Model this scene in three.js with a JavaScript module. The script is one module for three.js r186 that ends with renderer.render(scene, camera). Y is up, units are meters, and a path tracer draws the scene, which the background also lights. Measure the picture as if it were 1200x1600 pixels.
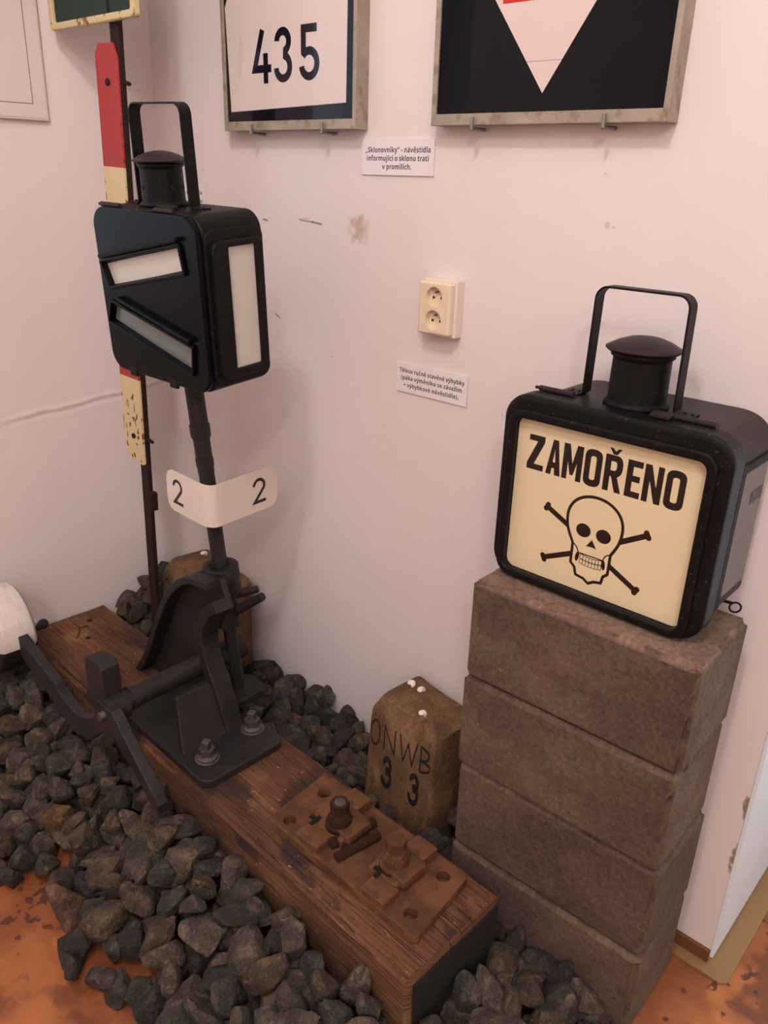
import * as THREE from 'three';
import { RoundedBoxGeometry } from 'three/addons/geometries/RoundedBoxGeometry.js';
import { ConvexGeometry } from 'three/addons/geometries/ConvexGeometry.js';
import { mergeGeometries, mergeVertices, toCreasedNormals } from 'three/addons/utils/BufferGeometryUtils.js';
import { RectAreaLightUniformsLib } from 'three/addons/lights/RectAreaLightUniformsLib.js';
import { Brush, Evaluator, SUBTRACTION } from 'three-bvh-csg';

// ---------------------------------------------------------------- camera, sky, lights, exposure
const scene = new THREE.Scene();
const camera = new THREE.PerspectiveCamera(64.87, 1200 / 1600, 0.05, 50);
camera.rotation.order = 'YXZ';
camera.position.set(1.908, 1.382, 1.26);
camera.rotation.set(-0.396, 0.726, 0.032);
scene.add(camera);
const renderer = new THREE.WebGLRenderer({ antialias: true });
renderer.toneMapping = THREE.LinearToneMapping;
renderer.toneMappingExposure = 1.0;
renderer.shadowMap.enabled = true;
RectAreaLightUniformsLib.init();
scene.background = new THREE.Color().setRGB(0.62, 0.75, 0.9);      // overcast daylight outside the windows
const LAMPS = [{ pos: [1.7, 3.15, 1.75], power: 5.9 }, { pos: [3.4, 3.15, 3.0], power: 6.2 }], LAMP_COLOR = new THREE.Color().setRGB(1, 0.915, 0.895);  // second entry is added fill light, lifting the lower walls
const DAY_LEFT = { color: new THREE.Color().setRGB(0.8, 0.92, 1), power: 1.1 };
const DAY_BAY = { color: new THREE.Color().setRGB(0.8, 0.93, 1), power: 1.0 };

// ---------------------------------------------------------------- helpers
function rng(seed) { let a = seed >>> 0; return () => { a = (a + 0x6D2B79F5) | 0; let t = Math.imul(a ^ (a >>> 15), 1 | a); t = (t + Math.imul(t ^ (t >>> 7), 61 | t)) ^ t; return ((t ^ (t >>> 14)) >>> 0) / 4294967296; }; }
const names = {};
function numbered(n) { const k = names[n] || 0; names[n] = k + 1; return k ? `${n}_${String(k).padStart(3, '0')}` : n; }
function shadows(o) { o.castShadow = true; o.receiveShadow = true; return o; }
function thing(name, label, category, pos = [0, 0, 0], group) {
  const o = new THREE.Group(); o.name = numbered(name); o.position.set(...pos); scene.add(o);
  o.userData = { label, category }; if (group) o.userData.group = group;
  return o;
}
function part(parent, name, geo, mat, pos, rot) {
  const m = shadows(new THREE.Mesh(geo, mat)); m.name = name;
  if (pos) m.position.set(...pos); if (rot) m.rotation.set(...rot);
  parent.add(m); return m;
}
function struct(name, geo, mat, parent) {
  const m = shadows(new THREE.Mesh(geo, mat)); m.name = name; m.userData.kind = 'structure'; (parent || scene).add(m); return m;
}
const V = (x, y, z) => new THREE.Vector3(x, y, z);
function move(g, x, y, z) { g.translate(x, y, z); return g; }
function boxUV(g0, ox = 0, oy = 0) {                                  // uv in metres, by the facing of each triangle
  const g = g0.index ? g0.toNonIndexed() : g0; const p = g.attributes.position, uv = new Float32Array(p.count * 2);
  const a = V(), b = V(), c = V(), n = V();
  for (let i = 0; i < p.count; i += 3) {
    a.fromBufferAttribute(p, i); b.fromBufferAttribute(p, i + 1); c.fromBufferAttribute(p, i + 2);
    n.crossVectors(b.clone().sub(a), c.clone().sub(a)); const x = Math.abs(n.x), y = Math.abs(n.y), z = Math.abs(n.z);
    for (const [k, q] of [a, b, c].entries()) {
      const s = z >= x && z >= y ? [q.x, q.y] : y >= x ? [q.x, q.z] : [q.z, q.y];
      uv[(i + k) * 2] = s[0] + ox; uv[(i + k) * 2 + 1] = s[1] + oy;
    }
  }
  g.setAttribute('uv', new THREE.BufferAttribute(uv, 2)); return g;
}
function rbox(w, h, d, r = 0.003, s = 2) { return new RoundedBoxGeometry(w, h, d, s, r); }
function join(list) { return mergeGeometries(list.map((g) => { const q = g.index ? g.toNonIndexed() : g; for (const k of Object.keys(q.attributes)) if (!['position', 'normal', 'uv'].includes(k)) q.deleteAttribute(k); return q; })); }
function rod(a, b, r, r2 = r, seg = 20) {
  const A = V(...a), B = V(...b), d = B.clone().sub(A); const g = new THREE.CylinderGeometry(r2, r, d.length(), seg);
  g.applyQuaternion(new THREE.Quaternion().setFromUnitVectors(V(0, 1, 0), d.clone().normalize()));
  const m = A.add(B).multiplyScalar(0.5); return g.translate(m.x, m.y, m.z);
}
function lathe(pts, seg = 40) { return new THREE.LatheGeometry(pts.map((p) => new THREE.Vector2(p[0], p[1])), seg); }
function roundRect(w, h, r, x = 0, y = 0, cls = THREE.Shape) {
  const s = new cls(), a = x - w / 2, b = x + w / 2, c = y - h / 2, d = y + h / 2;
  s.moveTo(a + r, c); s.lineTo(b - r, c); s.absarc(b - r, c + r, r, -Math.PI / 2, 0); s.lineTo(b, d - r); s.absarc(b - r, d - r, r, 0, Math.PI / 2);
  s.lineTo(a + r, d); s.absarc(a + r, d - r, r, Math.PI / 2, Math.PI); s.lineTo(a, c + r); s.absarc(a + r, c + r, r, Math.PI, Math.PI * 1.5); return s;
}
function poly(pts) { const s = new THREE.Shape(); pts.forEach((p, i) => (i ? s.lineTo(p[0], p[1]) : s.moveTo(p[0], p[1]))); s.closePath(); return s; }
function extrude(shape, depth, bevel = 0, seg = 10) {
  return new THREE.ExtrudeGeometry(shape, { depth: depth - 2 * bevel, bevelEnabled: bevel > 0, bevelThickness: bevel, bevelSize: bevel, bevelOffset: -bevel, bevelSegments: 3, curveSegments: seg }).translate(0, 0, bevel);
}
// ---- noise and textures
function makeNoise(seed) {
  const R = rng(seed), T = new Float32Array(65536); for (let i = 0; i < 65536; i++) T[i] = R();
  const f = (x, y, px, py) => {
    const xi = Math.floor(x), yi = Math.floor(y), u = x - xi, v = y - yi, s = u * u * (3 - 2 * u), t = v * v * (3 - 2 * v);
    const h = (i, j) => T[((((i % px) + px) % px) * 157 + (((j % py) + py) % py) * 331) & 65535];
    const a = h(xi, yi), b = h(xi + 1, yi), c = h(xi, yi + 1), d = h(xi + 1, yi + 1);
    return a + (b - a) * s + (c - a) * t + (a - b - c + d) * s * t;
  };
  return (u, v, fx, fy, oct = 4) => { let r = 0, w = 0.5, n = 0; for (let o = 0; o < oct; o++) { r += w * f(u * fx, v * fy, fx, fy); n += w; w *= 0.5; fx *= 2; fy *= 2; } return r / n; };
}
const clamp = (x, a = 0, b = 1) => Math.min(b, Math.max(a, x));
const step = (a, b, x) => { const t = clamp((x - a) / (b - a)); return t * t * (3 - 2 * t); };
const mix = (a, b, t) => a.map((x, i) => x + (b[i] - x) * t);
function dataTex(w, h, fn, srgb = true) {
  const d = new Uint8Array(w * h * 4);
  for (let j = 0; j < h; j++) for (let i = 0; i < w; i++) { const c = fn(i / w, j / h), k = (j * w + i) * 4; d[k] = clamp(c[0], 0, 255); d[k + 1] = clamp(c[1], 0, 255); d[k + 2] = clamp(c[2], 0, 255); d[k + 3] = 255; }
  const t = new THREE.DataTexture(d, w, h, THREE.RGBAFormat); t.magFilter = THREE.LinearFilter; t.minFilter = THREE.LinearMipmapLinearFilter; t.generateMipmaps = true; t.wrapS = t.wrapT = THREE.RepeatWrapping;
  if (srgb) t.colorSpace = THREE.SRGBColorSpace; t.needsUpdate = true; return t;
}
function canvasTex(w, h, draw) {
  const c = document.createElement('canvas'); c.width = w; c.height = h; draw(c.getContext('2d'), w, h);
  const t = new THREE.CanvasTexture(c); t.colorSpace = THREE.SRGBColorSpace; t.anisotropy = 8; return t;
}
function rep(t, metres) { const q = t.clone(); q.repeat.set(1 / metres, 1 / metres); q.needsUpdate = true; return q; }
const N1 = makeNoise(11), N2 = makeNoise(23), N3 = makeNoise(37);

// ---------------------------------------------------------------- materials
const std = (o) => new THREE.MeshStandardMaterial(o), phys = (o) => new THREE.MeshPhysicalMaterial(o);
// plaster walls with their scuffs
const WALL = [226, 217, 214];
const plasterBump = dataTex(512, 512, (u, v) => { const a = 120 + 90 * (N1(u, v, 5, 5, 3) - 0.5) + 34 * (N2(u, v, 60, 60, 3) - 0.5); return [a, a, a]; }, false);
function wallCanvas(marks) {
  return canvasTex(1448, 2048, (g, w, h) => {
    const img = g.createImageData(w, h);
    for (let j = 0; j < h; j++) for (let i = 0; i < w; i++) { const n = (N1(i / w, j / h, 4, 6, 4) - 0.5) * 8, k = (j * w + i) * 4; img.data[k] = WALL[0] + n; img.data[k + 1] = WALL[1] + n; img.data[k + 2] = WALL[2] + n; img.data[k + 3] = 255; }
    g.putImageData(img, 0, 0); marks(g, (x) => (x + 0.36) * 706, (y) => h - y * 706);
  });
}
const backMap = wallCanvas((g, X, Y) => {
  g.lineCap = 'round';
  const line = (pts, wd, c) => { g.strokeStyle = c; g.lineWidth = wd; g.beginPath(); pts.forEach((p, i) => (i ? g.lineTo(X(p[0]), Y(p[1])) : g.moveTo(X(p[0]), Y(p[1])))); g.stroke(); };
  line([[0.515, 1.287], [0.54, 1.285], [0.56, 1.284]], 2.2, 'rgba(95,80,82,.55)'); line([[0.555, 1.284], [0.585, 1.281]], 2.6, 'rgba(80,68,70,.6)'); line([[0.528, 1.291], [0.545, 1.290]], 1.2, 'rgba(110,90,90,.4)');
  line([[0.392, 1.281], [0.408, 1.279]], 2.4, 'rgba(80,68,70,.6)'); line([[0.43, 1.073], [0.443, 1.066]], 2.6, 'rgba(85,72,72,.6)');
  const R = rng(5); for (let i = 0; i < 60; i++) { const x = 0.67 + R() * 0.05, y = 1.30 - R() * 0.05; g.fillStyle = `rgba(176,136,116,${0.05 + R() * 0.1})`; g.beginPath(); g.ellipse(X(x), Y(y), 3 + R() * 8, 2 + R() * 5, R() * 3, 0, 7); g.fill(); }
  for (let i = 0; i < 14; i++) { const x = R() * 1.6, y = 0.3 + R() * 1.3; g.fillStyle = 'rgba(120,104,100,.3)'; g.beginPath(); g.arc(X(x), Y(y), 0.8 + R(), 0, 7); g.fill(); }
  g.fillStyle = 'rgba(205,190,182,.9)'; g.beginPath(); g.arc(X(1.25), Y(1.318), 3.5, 0, 7); g.fill();
  for (const [y0, y1] of [[0.36, 0.40], [0.23, 0.30]]) for (let i = 0; i < 26; i++) { g.fillStyle = 'rgba(140,112,104,.5)'; g.beginPath(); g.ellipse(X(1.661 - R() * 0.006), Y(y0 + R() * (y1 - y0)), 1 + R() * 2.5, 2 + R() * 4, 0, 0, 7); g.fill(); }   // chipped arris
});
backMap.repeat.set(706 / 1448, 706 / 2048); backMap.offset.set(0.36 * 706 / 1448, 0); backMap.wrapS = backMap.wrapT = THREE.RepeatWrapping;
const wallMat = std({ map: backMap, roughness: 0.93, bumpMap: rep(plasterBump, 0.9), bumpScale: 0.004 });
const leftBump = canvasTex(1024, 1024, (g, w) => {
  const img = g.createImageData(w, w);
  for (let j = 0; j < w; j++) for (let i = 0; i < w; i++) {
    const u = i / w, v = j / w, z = u * 2, y = (1 - v) * 2; let a = 120 + 110 * (N1(u, v, 9, 9, 3) - 0.5) + 26 * (N2(u, v, 110, 110, 3) - 0.5);
    const yc = 0.835 - 0.1 * z + 0.02 * (N3(u, 0.3, 14, 4, 3) - 0.5); a += 60 * step(0.012, 0, Math.abs(y - yc)) * step(0.35, 0.6, N3(u, 0.7, 7, 4, 2)) - 40 * step(0.012, 0, Math.abs(y - yc + 0.012)) * step(0.35, 0.6, N3(u, 0.7, 7, 4, 2));
    const k = (j * w + i) * 4; img.data[k] = img.data[k + 1] = img.data[k + 2] = clamp(a, 0, 255); img.data[k + 3] = 255;
  }
  g.putImageData(img, 0, 0);
});
leftBump.colorSpace = THREE.NoColorSpace; leftBump.wrapS = leftBump.wrapT = THREE.RepeatWrapping; leftBump.repeat.set(0.5, 0.5);
const leftWallMat = std({ color: `rgb(${WALL.join(',')})`, roughness: 0.93, bumpMap: leftBump, bumpScale: 0.007 });
const plainWallMat = std({ color: `rgb(${WALL.join(',')})`, roughness: 0.95 });
const jambMat = std({ color: '#dde6e8', roughness: 0.8, bumpMap: rep(plasterBump, 0.7), bumpScale: 0.003 });
// floor: orange-brown mottled sheet flooring
const floorMap = dataTex(1024, 1024, (u, v) => {
  const a = N1(u, v, 7, 7, 5), b = N2(u, v, 12, 12, 5), c = N3(u, v, 60, 60, 3);
  let col = mix([130, 73, 35], [176, 106, 56], step(0.3, 0.72, a)); col = mix(col, [206, 132, 72], 0.5 * step(0.55, 0.75, b));
  col = mix(col, [98, 52, 28], 0.7 * step(0.60, 0.72, N3(u, v, 10, 10, 5))); col = mix(col, [70, 34, 18], 0.8 * step(0.69, 0.76, c) * step(0.45, 0.6, N1(u, v, 9, 9, 3)));
  return col;
});
const floorMat = std({ map: rep(floorMap, 1.1), roughness: 0.62, bumpMap: rep(plasterBump, 0.5), bumpScale: 0.001 });
const trimMat = std({ color: '#8e6e45', roughness: 0.6 }), baseMat = std({ color: '#6b4526', roughness: 0.55 });
// concrete
const concreteMap = dataTex(1024, 1024, (u, v) => {
  const a = N1(u, v, 5, 5, 5), b = N2(u, v, 140, 140, 2), c = N3(u, v, 9, 14, 4);
  let col = mix([76, 60, 50], [100, 82, 69], step(0.25, 0.75, a)); col = mix(col, [80, 60, 52], 0.6 * step(0.5, 0.7, c));
  col = col.map((x) => x + (b - 0.5) * 26); if (N3(u, v, 170, 170, 1) > 0.97) col = col.map((x) => x + 40); return col;
});
const concreteBump = dataTex(1024, 1024, (u, v) => { let a = 150 + 60 * (N1(u, v, 90, 90, 3) - 0.5) + 50 * (N2(u, v, 10, 10, 3) - 0.5); if (N3(u, v, 90, 90, 1) > 0.94) a -= 130; return [a, a, a]; }, false);
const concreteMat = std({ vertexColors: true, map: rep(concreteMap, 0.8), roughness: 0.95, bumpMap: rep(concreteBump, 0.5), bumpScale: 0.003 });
// ballast
const rockMap = dataTex(512, 512, (u, v) => { const a = N1(u, v, 8, 8, 5), b = N2(u, v, 90, 90, 2); let c = mix([84, 76, 68], [146, 134, 120], step(0.3, 0.72, a)); c = c.map((x) => x + (b - 0.5) * 60); if (N3(u, v, 60, 60, 2) > 0.8) c = mix(c, [190, 182, 168], 0.5); return c.map((x) => x * 0.86); });
const rockBump = dataTex(512, 512, (u, v) => { const a = 128 + 150 * (N2(u, v, 20, 20, 4) - 0.5); return [a, a, a]; }, false);
const rockMat = (c) => std({ map: rep(rockMap, 2.6), color: c, roughness: 0.9, bumpMap: rep(rockBump, 2.2), bumpScale: 0.006 });
const rockMats = ['#c8c0b6', '#9c9894', '#d8cabc', '#b2aaa6', '#c0b096', '#86827e'].map(rockMat);
// timber of the sleeper: u along the grain
const woodMap = dataTex(2048, 512, (u, v) => {
  const w = v + 0.012 * (N1(u, v, 6, 3, 3) - 0.5), g = N2(u, w, 10, 90, 4), f = N3(u, w, 30, 240, 2), bl = N1(u, v, 14, 6, 5);
  let c = mix([70, 44, 27], [124, 82, 52], 0.35 * step(0.3, 0.7, g) + 0.65 * step(0.25, 0.75, N3(u, v, 7, 4, 4))); c = mix(c, [156, 114, 76], 0.5 * step(0.54, 0.78, N2(u, v, 9, 4, 4)));
  c = mix(c, [46, 28, 22], 0.85 * step(0.52, 0.70, bl)); c = mix(c, [34, 22, 17], 0.5 * step(0.66, 0.74, f) * step(0.45, 0.6, g)); c = mix(c, [92, 46, 30], 0.35 * step(0.5, 0.7, N1(u, v, 30, 12, 3)));
  if (N3(u, v, 300, 80, 1) > 0.965) c = mix(c, [206, 186, 160], 0.8); return c;
});
const woodBump = dataTex(2048, 512, (u, v) => { const a = 140 + 50 * (N2(u, v + 0.012 * (N1(u, v, 6, 3, 3) - 0.5), 10, 90, 4) - 0.5) + 130 * (N1(u, v, 22, 9, 4) - 0.5) - 90 * step(0.66, 0.74, N3(u, v, 30, 240, 2)); return [a, a, a]; }, false);
const wt = woodMap.clone(), wb = woodBump.clone(); for (const t of [wt, wb]) { t.repeat.set(1 / 1.5, 1 / 0.42); t.needsUpdate = true; }
const woodMat = std({ map: wt, roughness: 0.82, bumpMap: wb, bumpScale: 0.006 });
const woodEndMat = std({ color: '#17110d', roughness: 0.95, bumpMap: rep(rockBump, 0.5), bumpScale: 0.006 });
const holeMat = std({ color: '#120c09', roughness: 1 });
// metals and paints
const castBump = dataTex(256, 256, (u, v) => { const a = 128 + 110 * (N2(u, v, 30, 30, 3) - 0.5); return [a, a, a]; }, false);
const castMap = dataTex(512, 512, (u, v) => { let c = mix([27, 24, 26], [44, 37, 38], step(0.3, 0.7, N1(u, v, 6, 6, 4))); c = mix(c, [54, 40, 32], 0.5 * step(0.6, 0.75, N3(u, v, 14, 14, 4))); return c; });
const castMat = std({ map: rep(castMap, 0.4), roughness: 0.62, metalness: 0.15, bumpMap: rep(castBump, 0.06), bumpScale: 0.0008 });
const boltMat = std({ color: '#6a6463', roughness: 0.38, metalness: 0.75, bumpMap: rep(castBump, 0.03), bumpScale: 0.0006 });
const rustMap = dataTex(512, 512, (u, v) => { let c = mix([84, 52, 30], [116, 76, 46], step(0.3, 0.7, N1(u, v, 7, 7, 5))); c = mix(c, [66, 42, 29], 0.45 * step(0.5, 0.75, N2(u, v, 14, 14, 5))); return c; });
const rustMat = std({ map: rep(rustMap, 0.25), roughness: 0.78, metalness: 0.1, bumpMap: rep(castBump, 0.05), bumpScale: 0.0012 });
const rustDark = std({ map: rep(rustMap, 0.25), color: '#a08878', roughness: 0.7, metalness: 0.25, bumpMap: rep(castBump, 0.05), bumpScale: 0.0012 });
const enamelMap = dataTex(512, 512, (u, v) => { let c = mix([14, 13, 15], [24, 21, 22], N1(u, v, 6, 6, 4)); if (N3(u, v, 70, 70, 3) > 0.80) c = mix(c, [120, 105, 92], 0.6); c = mix(c, [44, 34, 30], 0.4 * step(0.64, 0.74, N2(u, v, 12, 12, 5))); return c; });
const enamelBump = dataTex(256, 256, (u, v) => { const a = 128 + 100 * (N1(u, v, 10, 10, 3) - 0.5) + 30 * (N2(u, v, 50, 50, 2) - 0.5); return [a, a, a]; }, false);
const enamel = phys({ map: rep(enamelMap, 0.25), roughness: 0.45, specularIntensity: 0.32, bumpMap: rep(enamelBump, 0.12), bumpScale: 0.0007 });
const enamelBlue = phys({ color: '#07090d', roughness: 0.25, specularIntensity: 0.22, bumpMap: rep(enamelBump, 0.2), bumpScale: 0.0007 });
const enamelTop = phys({ color: '#2c2223', roughness: 0.45, specularIntensity: 0.5, bumpMap: rep(enamelBump, 0.12), bumpScale: 0.0008 });
const milkGlass = phys({ color: '#c9c4b8', roughness: 0.5, clearcoat: 0.5, clearcoatRoughness: 0.3, bumpMap: rep(castBump, 0.02), bumpScale: 0.0003 });
const milkGlassDim = phys({ color: '#666d69', roughness: 0.35, clearcoat: 0.6, clearcoatRoughness: 0.2 });
const aluMap = dataTex(512, 512, (u, v) => { let c = mix([148, 138, 122], [182, 172, 156], N1(u, v, 9, 9, 5)); c = mix(c, [118, 96, 72], 0.45 * step(0.55, 0.78, N2(u, v, 14, 14, 5))); return c; });
const aluMat = std({ map: rep(aluMap, 0.3), roughness: 0.5, metalness: 0.35 });
const zinc = std({ color: '#8b8a86', roughness: 0.4, metalness: 0.7 });
const shellMat = std({ color: '#efe6da', roughness: 0.45 });
const whitePaint = std({ map: rep(dataTex(256, 256, (u, v) => { let c = mix([216, 206, 196], [238, 230, 222], N1(u, v, 5, 5, 4)); if (N3(u, v, 30, 30, 3) > 0.78) c = mix(c, [150, 130, 112], 0.6); return c; }), 0.25), roughness: 0.7, bumpMap: rep(castBump, 0.08), bumpScale: 0.002 });
const blackPaint = std({ color: '#151315', roughness: 0.6, bumpMap: rep(castBump, 0.08), bumpScale: 0.001 });

// ---------------------------------------------------------------- the room
{
  const H = 3.5;
  struct('floor', boxUV(move(new THREE.BoxGeometry(6, 0.1, 5.2), 2.3, -0.05, 1.6)), floorMat);
  struct('ceiling', move(new THREE.BoxGeometry(6, 0.1, 5.2), 2.3, H + 0.05, 1.6), plainWallMat);
  const back = boxUV(new THREE.BoxGeometry(2.16, H, 0.55, 24, 30, 1).translate(0.58, H / 2, -0.275));
  struct('wall_back', back, wallMat);
  struct('wall_jamb', boxUV(move(new THREE.BoxGeometry(0.006, H - 0.02, 0.56), 1.6635, H / 2 + 0.005, -0.282)), jambMat);      // whitewashed side of the bay
  struct('trim_1', boxUV(extrude(poly([[1.30, -0.012], [1.60, -0.03], [1.695, -0.032], [1.706, -0.022], [1.706, 0.5], [1.655, 0.5], [1.655, 0.004], [1.30, 0.004]]), 0.006, 0.001).rotateX(-Math.PI / 2)), trimMat);
  struct('baseboard_back', move(rbox(0.36, 0.032, 0.009, 0.002), 1.481, 0.018, 0.003), baseMat);
  // left wall: slightly out of square and out of plumb, with a window above the camera's left
  const lw = [], slab = (z0, z1, y0, y1) => lw.push(move(new THREE.BoxGeometry(0.4, y1 - y0, z1 - z0), -0.2, (y0 + y1) / 2, (z0 + z1) / 2));
  slab(-0.5, 0.66, 0, H); slab(0.66, 1.55, 0, 0.95); slab(0.66, 1.55, 2.25, H); slab(1.55, 4.6, 0, H);
  const L = struct('wall_left', boxUV(join(lw)), leftWallMat); L.position.set(-0.046, 0, 0); L.rotation.set(0, -0.102, -0.021);
  const w1 = new THREE.Group(); w1.name = 'window_1'; w1.userData.kind = 'structure'; w1.position.copy(L.position); w1.rotation.copy(L.rotation); scene.add(w1);
  part(w1, 'window_frame', join([[0.66, 0.72, 0.95, 2.25], [1.49, 1.55, 0.95, 2.25], [1.075, 1.135, 1.01, 2.19]].map(([a, b, c, d]) => move(rbox(0.06, d - c, b - a, 0.006), -0.2, (c + d) / 2, (a + b) / 2)).concat([move(rbox(0.06, 0.06, 0.77, 0.006), -0.2, 0.98, 1.105), move(rbox(0.06, 0.06, 0.77, 0.006), -0.2, 2.22, 1.105)])), std({ color: '#d9d7d2', roughness: 0.5 }));
  const glassM = phys({ color: '#ffffff', transmission: 1, thickness: 0, roughness: 0.02, ior: 1.45 });
  part(w1, 'window_pane', new THREE.BoxGeometry(0.006, 1.2, 0.36), glassM, [-0.2, 1.6, 0.898]); part(w1, 'window_pane', new THREE.BoxGeometry(0.006, 1.2, 0.36), glassM, [-0.2, 1.6, 1.312]);
  // bay to the right of the corner of the wall
  struct('wall_bay', join([move(new THREE.BoxGeometry(1.5, 0.3, 0.12), 2.41, 0.15, -0.61), move(new THREE.BoxGeometry(1.5, 1.2, 0.12), 2.41, 2.9, -0.61), move(new THREE.BoxGeometry(1.4, H, 0.75), 3.86, H / 2, -0.3)]), plainWallMat);
  struct('wall_right', move(new THREE.BoxGeometry(0.2, H, 5.2), 4.6, H / 2, 1.6), plainWallMat);
  struct('wall_front', move(new THREE.BoxGeometry(6, H, 0.2), 2.3, H / 2, 3.9), plainWallMat);
  const w2 = new THREE.Group(); w2.name = 'window_2'; w2.userData.kind = 'structure'; scene.add(w2);
  part(w2, 'window_frame', join([[1.66, 1.72], [2.38, 2.44], [3.1, 3.16]].map(([a, b]) => move(rbox(b - a, 2.0, 0.06, 0.006), (a + b) / 2, 1.3, -0.6)).concat([move(rbox(1.5, 0.06, 0.06, 0.006), 2.41, 0.33, -0.6), move(rbox(1.5, 0.06, 0.06, 0.006), 2.41, 2.27, -0.6)])), std({ color: '#d9d7d2', roughness: 0.5 }));
  part(w2, 'window_pane', new THREE.BoxGeometry(0.66, 1.88, 0.006), glassM, [2.05, 1.3, -0.6]); part(w2, 'window_pane', new THREE.BoxGeometry(0.66, 1.88, 0.006), glassM, [2.77, 1.3, -0.6]);
  // daylight through the two windows
  const a1 = new THREE.RectAreaLight(DAY_LEFT.color, DAY_LEFT.power, 0.75, 1.2); a1.position.set(-0.28, 1.6, 1.09); a1.lookAt(2, 1.3, 1.2); scene.add(a1);
  const a2 = new THREE.RectAreaLight(DAY_BAY.color, DAY_BAY.power, 1.36, 1.85); a2.position.set(2.41, 1.3, -0.55); a2.lookAt(2.41, 1.3, 2); scene.add(a2);
  // ceiling lamps; the second is an added fill behind the camera
  for (const [i, l] of LAMPS.entries()) {
    const t = thing('ceiling_lamp', i ? 'white glass globe lamp added out of view as fill light' : 'white glass globe lamp hanging nearest the exhibit corner', 'lamp', [l.pos[0], H, l.pos[2]], 'ceiling lamps');
    part(t, 'ceiling_plate', move(new THREE.CylinderGeometry(0.06, 0.06, 0.02, 32), 0, -0.01, 0), zinc);
    part(t, 'stem', rod([0, -0.02, 0], [0, l.pos[1] - H + 0.1, 0], 0.008), zinc);
    part(t, 'globe', new THREE.SphereGeometry(0.11, 32, 20), std({ color: '#fff4e6', emissive: new THREE.Color(1, 0.88, 0.78), emissiveIntensity: 1.2, roughness: 0.4 }), [0, l.pos[1] - H, 0]);
    const p = new THREE.PointLight(LAMP_COLOR, l.power, 0, 2); p.position.set(...l.pos); p.castShadow = true; p.shadow.radius = 5.5; p.shadow.mapSize.set(2048, 2048); scene.add(p);
  }
}

// ---------------------------------------------------------------- concrete blocks
{
  const W = 0.392, HB = 0.19, D = 0.201, R = rng(71);
  const say = ['topmost concrete block of the stack, with the skull lantern standing on it', 'second concrete block from the top of the four-block stack', 'third concrete block from the top, just above the lowest one', 'lowest concrete block of the stack, resting on the floor beside the sleeper end'];
  for (let k = 0; k < 4; k++) {
    let g = mergeVertices(new THREE.BoxGeometry(W - 0.002, HB - 0.0015, D, 46, 22, 24), 1e-5);
    const col = [], p = g.attributes.position, hx = W / 2 - 0.001, hy = HB / 2 - 0.00075, hz = D / 2;
    for (let i = 0; i < p.count; i++) {
      let x = p.getX(i), y = p.getY(i), z = p.getZ(i);
      const ex = Math.abs(Math.abs(x) - hx) < 1e-4, ey = Math.abs(Math.abs(y) - hy) < 1e-4, ez = Math.abs(Math.abs(z) - hz) < 1e-4, e = ex + ey + ez;
      const n = N1((x + 0.5 + k * 0.37) % 1, (z + y + 1.3) % 1, 40, 40, 3) - 0.35;
      { const tone = ey && y > 0 && !k ? [1.95, 1.9, 1.85] : e >= 2 ? [1.22, 1.2, 1.18] : ex ? [1.12, 1.2, 1.14] : [1, 1, 1]; col.push(...tone); }   // rough pale bed face, worn arrises, daylight painted on ends, smooth brown cast face
      if (e >= 2) { const c = 0.0035 + 0.009 * Math.max(0, n) * 2 + (ey && ez ? 0.001 : 0); if (ex) x -= Math.sign(x) * c; if (ey) y -= Math.sign(y) * c * 0.7; if (ez) z -= Math.sign(z) * c; }
      else if (ey && y > 0) y += 0.003 * n;
      p.setXYZ(i, x, y, z);
    }
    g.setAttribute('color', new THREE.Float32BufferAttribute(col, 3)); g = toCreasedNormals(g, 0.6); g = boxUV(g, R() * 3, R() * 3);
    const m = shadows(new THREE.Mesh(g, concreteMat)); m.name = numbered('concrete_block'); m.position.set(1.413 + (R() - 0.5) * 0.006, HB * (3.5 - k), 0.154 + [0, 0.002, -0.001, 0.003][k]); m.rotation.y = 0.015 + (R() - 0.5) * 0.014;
    m.userData = { label: say[k], category: 'concrete block', group: 'stacked concrete blocks' }; scene.add(m);
  }
}

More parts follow.
